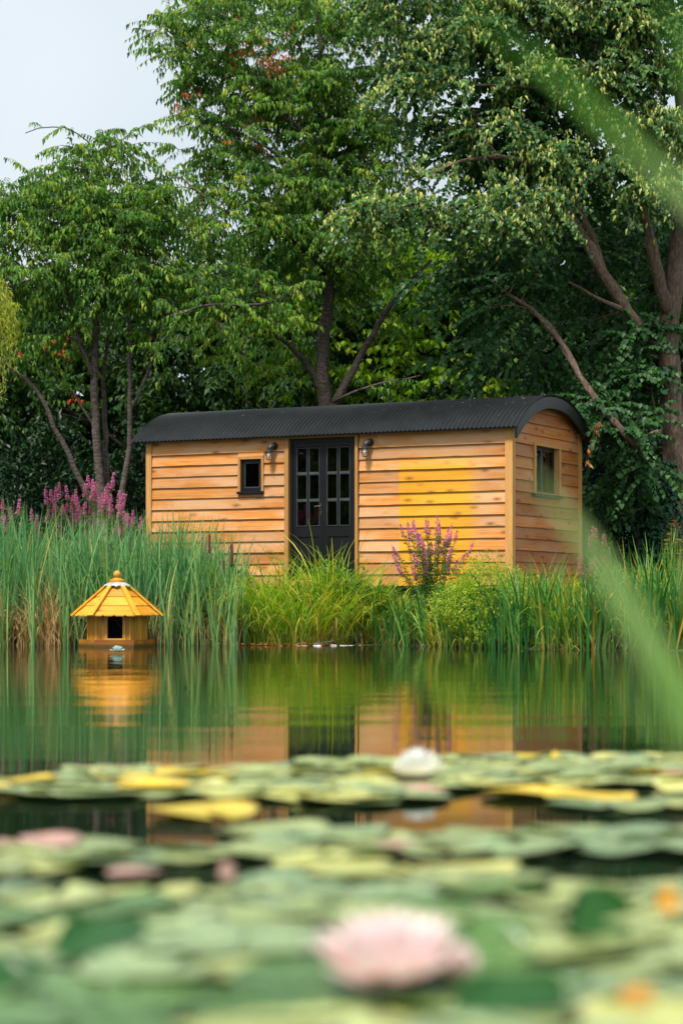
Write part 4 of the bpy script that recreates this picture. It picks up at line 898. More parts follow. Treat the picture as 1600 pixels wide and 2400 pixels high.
# three brown cattail heads
for px, ytop, yb, lab in ((543, 1273, 1327, 'tallest brown cattail head left of the doors'), (517, 1312, 1345, 'lower brown cattail head leaning beside the tall one'), (491, 1250, 1295, 'slim dark cattail head left of the other two')):
    x, y = on_bank(px, -.22); k_ = F / y; root = empty('cattail', (x, y, gz(x, y) - .03), 0, lab, 'cattail', 'brown cattail heads'); z0 = gz(x, y) - .03
    zt_, zb_ = CH - (ytop - HZ) / k_, CH - (yb - HZ) / k_; lean = .05 if px == 517 else .0
    a = Acc(); tube(a, [(0, 0, 0), (lean * .5, 0, zb_ - z0 - .3), (lean, 0, zt_ - z0 + .10)], [.008, .006, .003], 6); a.obj('stem', M['herb'], root)
    a = Acc(); rr = .023 if px == 543 else .016; lathe(a, [(.004, zb_ - z0 - .01), (rr * .8, zb_ - z0), (rr, zb_ - z0 + .03), (rr, zt_ - z0 - .04), (rr * .7, zt_ - z0 - .005), (.003, zt_ - z0)], 10, (lean * .9, 0, 0)); a.obj('seed_head', M['cattail_head'], root, True)

def clump(name, px, s, label, cat, group, m, n, hr, rad, th1, wr, t0=(.05, .25), tint=(0, .95), seed=0, K=6, straw=0, twist=.6):
    r = np.random.default_rng(seed + int(px)); root, o2 = plant_root(name, px, s, label, cat, group); a = Acc()
    t = r.uniform(0, 6.28, n); q = np.sqrt(r.random(n)) * rad; b = np.stack([q * np.cos(t), q * np.sin(t), np.zeros(n)], -1)
    b[:, 2] = ground(b[:, 0] + o2[0], b[:, 1] + o2[1]) - o2[2] - .02
    az_ = t + r.normal(0, .7, n); blades(a, b, r.uniform(*hr, n), az_, r.uniform(*t0, n), r.uniform(*th1, n), r.uniform(*wr, n), K, np.clip(r.beta(1.0, 1.1, n) + r.normal(0, .12), 0, 1) * (tint[1] - tint[0]) + tint[0], twist, r)
    a.obj('leaves', M[m], root)
    if straw:
        a = Acc(); i = r.integers(0, n, straw); blades(a, b[i] * 1.1, r.uniform(.2, .55, straw), r.uniform(0, 6.28, straw), r.uniform(.1, .5, straw), r.uniform(.5, 2.2, straw), .009, 5, r.uniform(0, 1, straw), 1, r); a.obj('dead_leaves', M['straw'], root)
    return root
SG = 'bright sedge clumps on the bank'
for px, s, hr, rad, n, lab in [(640, .25, (0.89, 1.72), 0.41, 205, 'arching green sedge clump at waterline left of the door line'), (700, .15, (0.80, 1.64), 0.39, 185, 'dark based sedge clump at the waterline under the left door'),
        (560, .45, (0.80, 1.55), 0.37, 156, 'fine leaved sedge beside the rightmost cattails'), (600, 1.0, (0.89, 1.55), 0.40, 161, 'light sedge clump behind the cattail heads'),
        (690, 1.1, (1.07, 1.72), 0.38, 185, 'tall yellow green sedge clump under the left door'), (775, .9, (1.34, 2.03), 0.30, 205, 'tallest sedge clump before the right door'), (760, .3, (0.89, 1.55), 0.37, 176, 'wide arching sedge clump under the right door'),
        (845, 1.0, (0.98, 1.55), 0.34, 161, 'sedge clump right of the doors drooping over the boards'), (840, .35, (0.72, 1.37), 0.34, 156, 'low sedge clump at waterline right of doors'), (905, .8, (0.72, 1.12), 0.34, 146, 'yellow sedge clump below the exposed lower boards'),
        (1045, .25, (0.61, 1.12), .26, 90, 'broad arching yellow green sedge left of the golden bush'), (1110, .05, (0.44, 0.90), .22, 70, 'drooping sedge at the waterline in front of the golden bush'), (1330, .35, (0.66, 1.23), .28, 100, 'arching sedge in front of the right hut corner'), (1480, .3, (0.66, 1.23), .28, 100, 'arching sedge behind the blurred lower blade'), (960, 1.0, (0.54, 0.91), 0.32, 127, 'short yellow sedge left of the loosestrife foot')]:
    clump('sedge_clump', px, s, lab, 'sedge', SG, 'sedge', n, hr, rad, (.8, 2.9), (.012, .027), (.02, .5), (.0, 1), 100, 8, 80)
IG = 'iris clumps along the right bank'
for px, s, hr, rad, n, lab in [(905, .1, (0.48, 0.86), 0.18, 30, 'small iris clump left of the loosestrife at the waterline'), (965, .2, (0.6, 1.05), 0.22, 52, 'dark iris clump with straight blades below the loosestrife'), (1010, .1, (0.62, 1.03), 0.20, 45, 'iris clump at waterline right below the loosestrife'),
        (1065, .15, (0.45, 0.80), 0.20, 45, 'iris clump with yellow drooping leaves under the golden bush'), (1120, .1, (0.50, 0.85), 0.22, 60, 'dense iris clump at waterline below the golden bush'), (1175, .12, (0.55, 0.95), 0.22, 60, 'broad bladed iris clump below the hut corner'),
        (1235, .15, (0.83, 1.31), 0.24, 67, 'tall iris clump below the end wall'), (1250, .8, (0.97, 1.35), 0.13, 19, 'upright iris spears before the end wall boards'), (1300, .15, (0.69, 1.17), 0.22, 60, 'iris clump left of the tall orange stalk'), (1350, .2, (0.76, 1.24), 0.22, 60, 'iris clump around the tall orange stalk'),
        (1400, .15, (0.76, 1.24), 0.22, 60, 'iris clump right of the tall orange stalk'), (1455, .15, (0.76, 1.31), 0.22, 60, 'iris clump behind the blurred foreground blade'), (1500, .7, (1.10, 1.52), 0.28, 45, 'tall iris clump before the stone lantern'), (1520, .2, (0.83, 1.31), 0.24, 67, 'iris clump at waterline near the right edge'),
        (1570, .25, (0.83, 1.31), 0.24, 67, 'iris clump cut off by right edge'), (1620, .3, (0.83, 1.38), 0.24, 60, 'iris clump just past the right edge'), (1560, 1.1, (1.03, 1.52), 0.28, 45, 'tall iris spears below the lime trunk')]:
    clump('iris_clump', px, s, lab, 'iris', IG, 'iris', n, hr, rad, (.05, .8), (.024, .048), (.0, .30), (0, .98), 300, 5, 30)
for px, s, hr, rad, n, lab in [(1290, 1.1, (0.70, 1.16), 0.37, 330, 'yellow arching grass at the foot of the end wall'), (1350, 1.2, (0.78, 1.16), 0.33, 260, 'yellow arching grass under the right rear corner of hut'), (1220, 1.2, (0.62, 0.93), 0.22, 160, 'yellow grass tuft at the hut corner'), (1450, 1.3, (0.70, 1.08), 0.39, 300, 'yellow grass between hut and stone lantern'), (1530, 1.6, (0.78, 1.16), 0.39, 300, 'yellow grass below the lime trunk ivy')]:
    clump('yellow_grass', px, s, lab, 'grass', 'yellow grass clumps at right', 'sedge', n, hr, rad, (.8, 2.4), (.009, .017), (.02, .35), (.3, 1), 500, 6, 20)
# fallen bent leaves at the right waterline
clump('bent_iris', 1300, -.12, 'flattened iris leaves bent over the water at right', 'iris', None, 'iris', 26, (.4, .9), .3, (1.2, 2.0), (.012, .02), (.4, .9), (.5, 1), 640, 7)

def bushy(name, px, s, H, Rr, m, n, sz, label, cat, seed, tpl=LEAF, wr=.3):
    root, o2 = plant_root(name, px, s, label, cat); a, b = shrub_proto(seed, H, Rr, M[m], n, sz, tpl, wr, 9); link('stem', a, root); link('foliage', b, root); return root
bushy('golden_bush', 1160, .75, 1.08, .80, 'gold_bush', 12000, (.035, .07), 'golden green small leaved bush at the hut corner', 'bush', 81)
bushy('leafy_herb', 800, .7, 1.05, .42, 'herb', 3600, (.05, .10), 'leafy yellow green herb amid the sedge right of the doors', 'herb', 82)
bushy('leafy_herb', 870, .5, .85, .38, 'herb', 2800, (.05, .10), 'lower leafy herb at the right end of the sedge', 'herb', 83)
bushy('leafy_herb', 545, 1.2, .95, .38, 'herb', 2800, (.05, .09), 'leafy herb between cattail heads and left wall', 'herb', 84)
bushy('leafy_herb', 1080, .75, .85, .42, 'loose_leaf', 4200, (.045, .085), 'green leafy herb between loosestrife and golden bush', 'herb', 85)
bushy('leafy_herb', 1420, .9, .95, .45, 'herb', 3600, (.045, .085), 'leafy herb under the pale spires behind the blurred blade', 'herb', 86)
bushy('leafy_herb', 20, -.05, .35, .2, 'herb', 400, (.06, .1), 'small leafy herb at waterline by the left edge', 'herb', 87)

# purple loosestrife
spk = []
for v in range(4):
    for mm in ('pink', 'pale_pink'):
        r = np.random.default_rng(90 + v); a = Acc(); n = 130; Ls = .28; z = r.uniform(0, 1, n) ** .9; t = r.uniform(0, 6.28, n); rad = .017 * (1 - z * .75) + .004
        pos = np.stack([np.cos(t) * rad * .5, np.sin(t) * rad * .5, z * Ls], -1); yd = np.stack([np.cos(t), np.sin(t), .3 * np.ones(n)], -1); place(a, RHOMB, pos, yd, np.array([0, 0, 1.0]) + r.normal(0, .4, (n, 3)), .034 * (1.15 - .6 * z), .024, np.clip(r.normal(.5, .25, n), 0, 1))
        spk.append(a.build('flower_spike', M[mm]))
def loosestrife(px, s, H, nst, spread, label, seed, pale=False, lean=0.0, bloom=1.0):
    r = np.random.default_rng(seed); root, o2 = plant_root('loosestrife', px, s, label, 'loosestrife', 'loosestrife along the bank'); st = Acc(); lv = Acc()
    for q in range(nst):
        t = r.uniform(0, 6.28); rr = spread * math.sqrt(r.random()); e = np.array([rr * math.cos(t) + lean, rr * math.sin(t) * .7, H * r.uniform(.60, 1.0) * (1 - .12 * rr / max(spread, .01))])
        P = bez(np.array([r.normal(0, .04), r.normal(0, .04), 0]), np.array([e[0] * .45, e[1] * .45, e[2] * .6]), e, 8, r, .006); tube(st, P, np.linspace(.007, .003, 8), 4, cap=False)
        d_ = Vector(P[-1] - P[-3]).normalized(); sc_ = r.uniform(.5, 1.0)
        if r.random() < bloom:
            o = link('flower_spike', spk[r.integers(0, 4) * 2 + (1 if pale else 0)], root); o.location = P[-1] - np.array(d_) * .06; o.rotation_mode = 'QUATERNION'; o.rotation_quaternion = d_.to_track_quat('Z', 'Y'); o.scale = (1, 1, sc_)
            tube(st, [P[-1] + np.array(d_) * (.24 * sc_ - .06), P[-1] + np.array(d_) * (.24 * sc_ + .03) + [.008, 0, -.004], ], [.004, .0015], 4)
        m_ = 110; f = r.uniform(.06, 1.0, m_) * 7; i = np.minimum(f.astype(int), 6); u = (f - i)[:, None]; pos = P[i] * (1 - u) + P[i + 1] * u; t2 = r.uniform(0, 6.28, m_)
        yd = np.stack([np.cos(t2), np.sin(t2), r.uniform(.0, .6, m_)], -1); s_ = r.uniform(.05, .10, m_); place(lv, LEAF, pos, yd, np.array([0, 0, 1.0]) + r.normal(0, .3, (m_, 3)), s_, s_ * .24, r.uniform(0, 1, m_))
    st.obj('stems', M['loose_leaf'], root); lv.obj('foliage', M['loose_leaf'], root)
loosestrife(1016, .75, 1.68, 40, .56, 'purple loosestrife bush in front of the yellow oiled boards', 91, lean=-.05)
for px, s, H, n, sp, lab, sd in [(230, 2.2, 2.14, 30, .42, 'tallest thick loosestrife in front of the cherry stems', 92), (190, 2.3, 2.06, 26, .38, 'thick loosestrife just left of tallest pink clump', 93), (140, 2.3, 2.0, 16, .34, 'thinner loosestrife left of the thick pink clumps', 94), (85, 2.2, 1.9, 9, .28, 'sparse loosestrife rising over reeds near left edge', 95),
        (20, 2.0, 1.86, 8, .22, 'loosestrife tips at the left edge over the reeds', 96), (265, 1.8, 1.95, 18, .32, 'loosestrife at right of tallest clump', 97), (310, 1.6, 1.72, 18, .30, 'lower loosestrife by the left hut corner', 98), (235, 1.3, 1.55, 12, .34, 'lower pink loosestrife among reeds above the duck house', 99), (488, 1.2, 1.5, 5, .12, 'small loosestrife before the left wall boards', 120)]:
    loosestrife(px, s, H, n, sp, lab, sd)
loosestrife(1395, 1.1, 1.52, 5, .10, 'tallest pale pink loosestrife spire right of the hut', 121, True); loosestrife(1415, 1.1, 1.38, 4, .08, 'pale loosestrife spires next to the tallest', 122, True); loosestrife(1372, .9, 1.2, 6, .14, 'pale loosestrife behind the blurred green blade', 123, True, bloom=.8)
# flowers at right edge
def daisy(px, s, H, m1, label, seed, cnt):
    r = np.random.default_rng(seed); root, o2 = plant_root('border_flower', px, s, label, 'flower', 'border flowers at the right edge'); st = Acc(); fl = Acc()
    for q in range(cnt):
        e = np.array([r.normal(0, .10), r.normal(0, .1), H * r.uniform(.8, 1.05)]); tube(st, bez(np.zeros(3), e * [.4, .4, .6], e, 6, r, .004), .004, 4)
        n = 12; fl = Acc(); t = np.arange(n) / n * 6.28; place(fl, LEAF, np.repeat(e[None], n, 0), np.stack([np.cos(t), np.sin(t), .5 + 0 * t], -1), np.tile([0, 0, 1.0], (n, 1)), .045, .02, r.uniform(0, 1, n)); fl.obj('flower_head', M[m1], root)
    n = 60; z = r.uniform(.05, .8, n) * H; place(st, LEAF, np.stack([r.normal(0, .05, n), r.normal(0, .05, n), z], -1), r.normal(0, 1, (n, 3)), np.tile([0, 0, 1.0], (n, 1)), .07, .018, .5)
    st.obj('stems', M['herb'], root)
daisy(1585, 1.0, 1.35, 'yellow_petal', 'yellow and cream flowers at the right edge below the lime', 131, 14); daisy(1568, 1.3, 1.45, 'orange_petal', 'red orange flower plumes left of the yellow flowers', 132, 9)
# tall coloured dead stalks
for px, yt, w_, lab in ((1352, 1340, .030, 'tall orange yellow dead reed stalk standing at right waterline'), (1416, 1400, .014, 'thin orange stalk right of the tall orange one')):
    x, y = on_bank(px, -.1); ht = CH - (yt - HZ) / F * y + .05; a = Acc(); blades(a, np.array([[0, 0, 0.]]), ht, 0.0, .0, .02, w_, 7, .75, 0, rng, 4)
    root = link('dead_reed_stalk', a.build('dead_reed_stalk', leafmat('amber_stalk', [(0, (.6, .25, .02)), (1, (.75, .38, .03))], trans=.2))); root.location = (x, y, -.05); tag(root, lab, 'reed stalk', 'orange dead stalks')
# general bank grass
r = np.random.default_rng(140); ac = Acc(); n = 9000; x = r.uniform(-6.5, 7.5, n); s = r.uniform(.6, 7, n) ** 1.0; y = shore(x) + s; b = np.stack([x, y, ground(x, y) - .01], -1)
blades(ac, b, r.uniform(.12, .42, n), r.uniform(0, 6.28, n), r.uniform(0, .3, n), r.uniform(.3, 1.8, n), r.uniform(.006, .012, n), 4, r.uniform(0, 1, n), 1, r)
tag(ac.obj('bank_grass', M['sedge']), 'green grass covering the bank', 'grass', kind='stuff')

# grey stone lantern in the shade
x, y = on_bank(1500, 9.4); k_ = F / y; root = empty('stone_lantern', (x, y, gz(x, y) - .01), .3, 'grey stone lantern with latticed side half hidden by ivy', 'lantern'); z0 = gz(x, y) - .01
ztop = CH - (1238 - HZ) / k_ - z0; zc = CH - (1260 - HZ) / k_ - z0; zl = CH - (1290 - HZ) / k_ - z0
a = Acc(); boxv(a, -.045, .045, -.045, .045, 0, zl); a.obj('pillar', M['stone'], root); a = Acc(); boxv(a, -.05, .05, -.05, .05, zl + .001, zc - .001); a.obj('light_box', M['stone'], root)
a = Acc()
for q in range(4): boxv(a, -.045 + q * .028, -.038 + q * .028, -.056, -.0505, zl + .01, zc - .01)
for q in range(4): boxv(a, -.047, .047, -.060, -.0565, zl + .02 + q * .045, zl + .03 + q * .045)
a.obj('lattice', M['lead'], root); a = Acc(); a.add([(-.085, -.085, zc), (.085, -.085, zc), (.085, .085, zc), (-.085, .085, zc), (-.06, -.06, ztop), (.06, -.06, ztop), (.06, .06, ztop), (-.06, .06, ztop)], [[(3, 2, 1, 0), (4, 5, 6, 7), (0, 1, 5, 4), (1, 2, 6, 5), (2, 3, 7, 6), (3, 0, 4, 7)]]); a.obj('cap', M['stone'], root)

# dead twig with brown leaves hanging by the roof corner
r = np.random.default_rng(150); d = 34.2; p0 = W(1392, 1000, d); a = Acc(); P = bez(W(1440, 960, d + .3), W(1395, 960, d), W(1376, 1078, d), 9, r, .01); P[0] = W(1440, 960, d + .3); tube(a, P, np.linspace(.007, .003, 9), 5)
root = empty('dead_twig', tuple(float(v) for v in P[0]), 0, 'dead twig of curled brown leaves hanging by the right roof corner', 'twig'); o2 = np.array(root.location); lv = Acc(); n = 34; i = r.integers(4, 9, n)
place(lv, LEAF, P[i] + r.normal(0, .03, (n, 3)), r.normal(0, .35, (n, 3)) + [0, 0, -1], r.normal(0, 1, (n, 3)), r.uniform(.08, .13, n), .045, r.uniform(0, 1, n))
for A in (a, lv): A.V = [v - o2 for v in A.V]
a.obj('stem', M['dark_bark'], root); lv.obj('leaves', M['dead_leaf'], root)
# specks on the roof
r = np.random.default_rng(151); a = Acc(); n = 26; f = r.uniform(-.85, .1, n); xx = np.concatenate([r.uniform(-1.2, .0, 14), r.uniform(-6.5, -.1, 12)]); y_ = CY + HW * f; pos = np.stack([xx, y_, roofz(y_) + .027], -1)
place(a, RHOMB, pos, np.stack([r.normal(0, 1, n), r.normal(0, 1, n), .0 * f], -1), np.tile([0, -.3, 1.0], (n, 1)), r.uniform(.02, .05, n), .02, r.uniform(0, .8, n)); o = a.obj('roof_litter', M['speck']); o.matrix_world = HM
tag(o, 'scattered fallen leaves and pale droppings on the black roof', 'litter', kind='stuff')

# foam, leaf litter and cord at the waterline
r = np.random.default_rng(152); a = Acc(); n = 380; px = r.normal(670, 75, n); y_ = np.array([on_bank(p, -.12 + .1 * r.normal())[1] for p in px]); pos = np.stack([(px - 800) / F * y_, y_, r.uniform(.004, .035, n)], -1)
place(a, RHOMB, pos, r.normal(0, 1, (n, 3)) * [1, 1, .25], np.tile([0, 0, 1.0], (n, 1)) + r.normal(0, .3, (n, 3)), r.uniform(.03, .08, n), .022, r.uniform(0, 1, n)); tag(a.obj('floating_leaf_litter', M['litter']), 'orange dead leaves drifting along the waterline below the sedge', 'leaf litter', kind='stuff')
a = Acc(); n = 18
for q in range(n):
    px_ = 690 + 165 * r.random() ; hh = .014 * math.exp(-((px_ - 765) / 28) ** 2) + .004; x, y = on_bank(px_, -.28 + .04 * r.normal()); rr = r.uniform(.02, .05)
    lathe(a, [(rr, .001), (rr * .8, hh * .6), (rr * .4, hh), (.004, hh * 1.05)], 9, (x, y, 0))
tag(a.obj('pond_foam', M['foam'], None, True), 'white foam on the water below the sedge', 'foam', kind='stuff')
A_, B_ = on_bank(733, -.2), on_bank(832, .05); a = Acc(); t = np.linspace(0, 1, 14); P = np.stack([A_[0] + (B_[0] - A_[0]) * t, A_[1] + (B_[1] - A_[1]) * t, .03 + .14 * t - .03 * np.sin(t * 3.14)], -1); P = np.concatenate([P, [[B_[0] + .02, B_[1], .03]]]); tube(a, P, .006, 6)
tag(a.obj('mooring_cord', M['cord']), 'thin pale cord running from the water into the sedge', 'cord')

# ------------------------------------------------------------------ lilies
def padmat(name, c1, c2, c3):
    m, t, b, o = new_mat(name); tc_ = N(t, 'ShaderNodeTexCoord'); oi = N(t, 'ShaderNodeObjectInfo'); nz_ = N(t, 'ShaderNodeTexNoise', i_Scale=9.0, i_Detail=5.0); t.links.new(tc_.outputs['Object'], nz_.inputs['Vector'])
    rp = ramp(t, [(.3, c1), (.5, c2), (.72, c3)]); t.links.new(nz_.outputs['Fac'], rp.inputs[0]); tr = ramp(t, [(0, (.75, .8, .8)), (1, (1.15, 1.1, 1.0))]); t.links.new(oi.outputs['Random'], tr.inputs[0])
    t.links.new(mixc(t, 1.0, rp.outputs[0], tr.outputs[0], 'MULTIPLY'), b.inputs['Base Color']); b.inputs['Roughness'].default_value = .32; b.inputs['Specular IOR Level'].default_value = .4; return m
PM = {'pale green': padmat('pad_green', (.19, .27, .09), (.31, .38, .15), (.47, .50, .27)), 'blue green': padmat('pad_bluegreen', (.13, .23, .10), (.23, .33, .17), (.37, .44, .28)), 'mid green': padmat('pad_mid', (.03, .10, .02), (.08, .18, .045), (.20, .30, .12)), 'yellow green': padmat('pad_yellowgreen', (.38, .42, .10), (.50, .52, .17), (.62, .60, .28)),
      'yellow': padmat('pad_yellow', (.62, .42, .03), (.78, .55, .05), (.85, .68, .18)), 'reddish': padmat('pad_reddish', (.30, .14, .12), (.44, .26, .22), (.50, .36, .30)), 'amber': padmat('pad_amber', (.36, .15, .015), (.50, .24, .03), (.60, .36, .07)), 'dark green': padmat('pad_dark', (.006, .045, .006), (.012, .08, .010), (.03, .12, .018))}
pm = {}
for v in range(4):
    r = np.random.default_rng(200 + v); n = 30; a0 = .16; t = np.linspace(a0, 2 * math.pi - a0, n); rr = 1 + .03 * np.sin(t * 3 + v) + r.normal(0, .008, n)
    ring = lambda f, z: np.stack([rr * f * np.cos(t), rr * f * np.sin(t), z], -1)
    curl = (.05 + .05 * np.sin(t * (2 + v % 2) + v * 2)) * (1 if v < 3 else 3.2)
    V = np.concatenate([[[.04, 0, .0]], ring(.5, .012 + .01 * np.sin(t * 5)), ring(.88, .01 + .012 * np.sin(t * 4 + v)), ring(1.0, curl), ring(.99, curl - .012), ring(.8, np.full(n, -.02)), [[.05, 0, -.02]]])
    i = np.arange(n - 1); fs = [np.concatenate([np.stack([np.zeros(n - 1, int), 1 + i, 2 + i], -1), np.stack([np.full(n - 1, 1 + 5 * n), 2 + i + 4 * n, 1 + i + 4 * n], -1)])]
    q = np.concatenate([np.stack([1 + k_ * n + i, 1 + (k_ + 1) * n + i, 2 + (k_ + 1) * n + i, 2 + k_ * n + i], -1) for k_ in range(4)])
    for cname, mt in PM.items():
        me = np_mesh('lily_pad', V, fs + [q], mt, None, True); pm[(v, cname)] = me
def on_water(px, py): d = F * CH / (py - HZ); return (px - 800) / F * d, d
rp_ = np.random.default_rng(210); placed = []
def pad(px, py, rad, colr, label, group=None, v=None, tilt=.03, z=None, rotx=None):
    x, y = on_water(px, py); o = link('lily_pad', pm[(int(rp_.integers(0, 3)) if v is None else v, colr)]); o.location = (x, y, (.006 + .012 * rp_.random()) if z is None else z)
    o.rotation_euler = ((rp_.normal(0, tilt) if rotx is None else rotx), rp_.normal(0, tilt), rp_.uniform(0, 6.28)) if rotx is None else (rotx, 0, rp_.normal(0, .2))
    o.scale = (rad, rad, rad); tag(o, label, 'lily pad', group); placed.append((x, y, rad)); return o
def band(px0, px1, top, bot, step, colours, wts, rad, where, allow, over=.62):
    """fill a stretch of water between two pixel curves with pads that overlap a little"""
    tries = 0; k_ = 0
    while tries < step:
        tries += 1; px = rp_.uniform(px0, px1); lo, hi = np.interp(px, *top), np.interp(px, *bot)
        if hi <= lo: continue
        dlo, dhi = F * CH / (hi - HZ), F * CH / (lo - HZ); d = rp_.uniform(dlo, dhi); py = HZ + F * CH / d; x = (px - 800) / F * d; rr = rp_.uniform(*rad)
        if any((x - a_) ** 2 + (d - b_) ** 2 < (over * (rr + c_)) ** 2 for a_, b_, c_ in placed): continue
        c = str(rp_.choice(colours, p=wts)); col_ = ['at the left edge', 'left of centre', 'at the centre', 'right of centre', 'at the right edge'][int(np.clip(px / 320, 0, 4))]; fq = (py - lo) / (hi - lo); row = 'rear' if fq < .33 else ('middle' if fq < .66 else 'front')
        sz_ = 'large' if rr > rad[0] + .55 * (rad[1] - rad[0]) else 'small'; lab = f'{sz_} {c} lily pad {col_}, {row} rows of {where}'; pad(px, py, rr, c, lab, lab.replace('lily pad', 'pads'))
# named individual pads first
for px, py, rad, c, lab in [(290, 1835, .13, 'yellow', 'yellow lily pad left in the far band, flat and rectangular looking'), (480, 1912, .16, 'yellow', 'deep yellow pad at near rim of far band, left of centre'), (1250, 1866, .17, 'yellow', 'long yellow pad at near rim of far band, right of white flower'),
        (1380, 1878, .15, 'yellow', 'amber pad right of the long yellow pad'), (1530, 1806, .13, 'yellow', 'bright yellow pad at far band near the right edge'), (1560, 1822, .12, 'yellow', 'second bright yellow pad against right edge'), (60, 1992, .14, 'reddish', 'mauve tinted pad at left edge of middle band'),
        (970, 1996, .13, 'reddish', 'mauve tinted pad in middle band right of centre'), (320, 2060, .07, 'reddish', 'small rusty pad left below the middle band'), (330, 2105, .13, 'yellow green', 'lone yellow green pad with dark water under it at left'), (1080, 2050, .14, 'yellow green', 'olive yellow pad right of centre in front of middle band'),
        (840, 2065, .12, 'yellow green', 'olive pad at centre in front of the middle band')]:
    pad(px, py, rad, c, lab)
CG = ['pale green', 'blue green', 'yellow green', 'yellow', 'reddish']
band(-110, 1710, ([-160, 0, 200, 380, 560, 800, 1200, 1760], [1850, 1842, 1815, 1805, 1803, 1790, 1778, 1778]), ([-160, 0, 100, 250, 320, 560, 700, 860, 960, 1100, 1330, 1420, 1760], [1855, 1858, 1876, 1876, 1866, 1876, 1884, 1888, 1878, 1852, 1840, 1842, 1858]), 2600, CG, [.58, .10, .26, .03, .03], (.10, .17), 'the far band', 0, .50)
band(1330, 1710, ([1330, 1800], [1880, 1880]), ([1330, 1800], [1896, 1905]), 200, CG, [.5, .2, .3, 0, 0], (.09, .12), 'the far rim', 0)
band(-110, 700, ([-140, 60, 180, 420, 640, 700], [2000, 1998, 1990, 1998, 1985, 1972]), ([-140, 60, 250, 400, 640, 700], [2060, 2060, 2035, 2022, 2010, 2005]), 700, CG, [.6, .3, .1, 0, 0], (.11, .16), 'the middle band', 0, .54)
band(640, 1710, ([640, 760, 960, 1080, 1200, 1750], [1955, 1950, 1985, 1990, 1958, 1955]), ([640, 760, 960, 1100, 1400, 1750], [2015, 2030, 2005, 2010, 1998, 2010]), 1200, CG, [.5, .34, .13, 0, .03], (.11, .16), 'the middle strip', 0, .52)
band(-120, 1720, ([-120, 0, 180, 470, 540, 800, 1150, 1300, 1720], [2085, 2085, 2110, 2140, 2100, 2060, 2035, 2090, 2060]), ([-120, 1720], [2240, 2240]), 3000, ['pale green', 'blue green', 'yellow green', 'mid green'], [.50, .30, .12, .08], (.10, .17), 'the near mat', 0, .60)
band(-120, 1720, ([-120, 1720], [2230, 2230]), ([-120, 1720], [2470, 2470]), 3000, ['pale green', 'blue green', 'yellow green', 'mid green'], [.20, .28, .08, .44], (.10, .17), 'the nearest rows', 0, .64)
# raised leaves in the near mat
for px, py, rad, c, z, rx, lab in [(1400, 2215, .065, 'dark green', .045, 1.2, 'dark green leaf standing on edge at right of pink lily'), (240, 2250, .08, 'dark green', .03, .40, 'dark green tilted leaf at lower left'), (1565, 2170, .026, 'amber', .05, 1.35, 'small orange yellow leaf standing up at the right edge'), (1160, 2265, .07, 'mid green', .035, .8, 'curled green leaf right of the pink lily'),
        (1200, 2400, .085, 'dark green', .02, .5, 'dark green leaf below and right of the pink lily'), (530, 2072, .022, 'reddish', .03, 1.2, 'tiny pinkish leaf tip upright at left of centre'), (1300, 1790, .018, 'yellow', .03, 1.3, 'small upright yellow leaf tip behind far band'), (0, 2340, .07, 'dark green', .02, .6, 'dark leaf at the lower left corner'), (1490, 2375, .028, 'amber', .025, .4, 'amber leaf low at the right')]:
    pad(px, py, rad, c, lab, None, 3, z=z, rotx=rx)

def petal_mesh(name, Lp, Wp, cup, m):
    n = 7; s_ = np.linspace(0, 1, n); w_ = Wp * np.sin(math.pi * np.clip(s_ * .93 + .07, 0, 1)) ** .75 * (1 - .25 * s_); w_[-1] = .002; V = []
    for i_ in range(n):
        for u in (-1, -.5, 0, .5, 1): V.append((u * w_[i_] * .5, Lp * s_[i_] * (1 - .12 * s_[i_]), cup * Lp * s_[i_] ** 2 + .35 * w_[i_] * u * u * .5))
    k_ = (np.arange(n - 1)[:, None] * 5 + np.arange(4)[None]).ravel(); me = np_mesh(name, np.array(V), [np.stack([k_, k_ + 1, k_ + 6, k_ + 5], -1)], m, np.repeat(s_, 5), True); return me
pmats = {'white': leafmat('white_petal', [(0, (.80, .80, .70)), (.4, (.88, .88, .84)), (1, (.95, .95, .93))], trans=.4, tcol=(1, 1, .95)), 'pink': leafmat('pink_petal', [(0, (.86, .16, .20)), (.2, (.90, .48, .50)), (.45, (.95, .78, .77)), (1, (.96, .90, .88))], trans=.45, tcol=(1.05, .92, .92)),
         'teal': leafmat('teal_petal', [(0, (.20, .52, .48)), (.5, (.50, .72, .66)), (1, (.85, .88, .82))], trans=.2, tcol=(1, 1, 1)), 'stamen': leafmat('stamen', [(0, (.75, .5, .05)), (1, (.85, .65, .1))])}
def lily(px, py, size, kind, label, z=.02, rings=((13, .32, 1.0), (12, .62, .95), (10, .95, .9), (8, 1.25, .75)), tilt=0, cup=.25):
    x, y = on_water(px, py); root = empty('water_lily', (x, y, z), 0, label, 'water lily'); root.rotation_euler = (tilt, 0, .3); me = petal_mesh('petal', size, size * .56, cup, pmats[kind]); r = np.random.default_rng(int(px))
    for (n, el_, f) in rings:
        for q in range(n):
            o = link('petal', me, root); t = q / n * 6.283 + r.normal(0, .06) + el_; o.rotation_euler = (el_ + r.normal(0, .07), 0, t); o.scale = (f, f, f); o.location = (-.08 * size * math.sin(t), .08 * size * math.cos(t), .012 * el_)
    a = Acc(); n = 30; t = r.uniform(0, 6.28, n); q = r.uniform(0, .14, n) * size; b = np.stack([q * np.cos(t), q * np.sin(t), np.full(n, .01)], -1); blades(a, b, size * .42, t, .3, .4, size * .05, 3, r.random(n), .5, r); a.obj('stamens', pmats['stamen'], root)
    return root
lily(980, 1838, .105, 'white', 'white water lily in bloom on the far band of pads', .025, cup=.3, rings=((13, .15, 1.0), (13, .40, 1.0), (11, .72, .97), (9, 1.05, .9)))
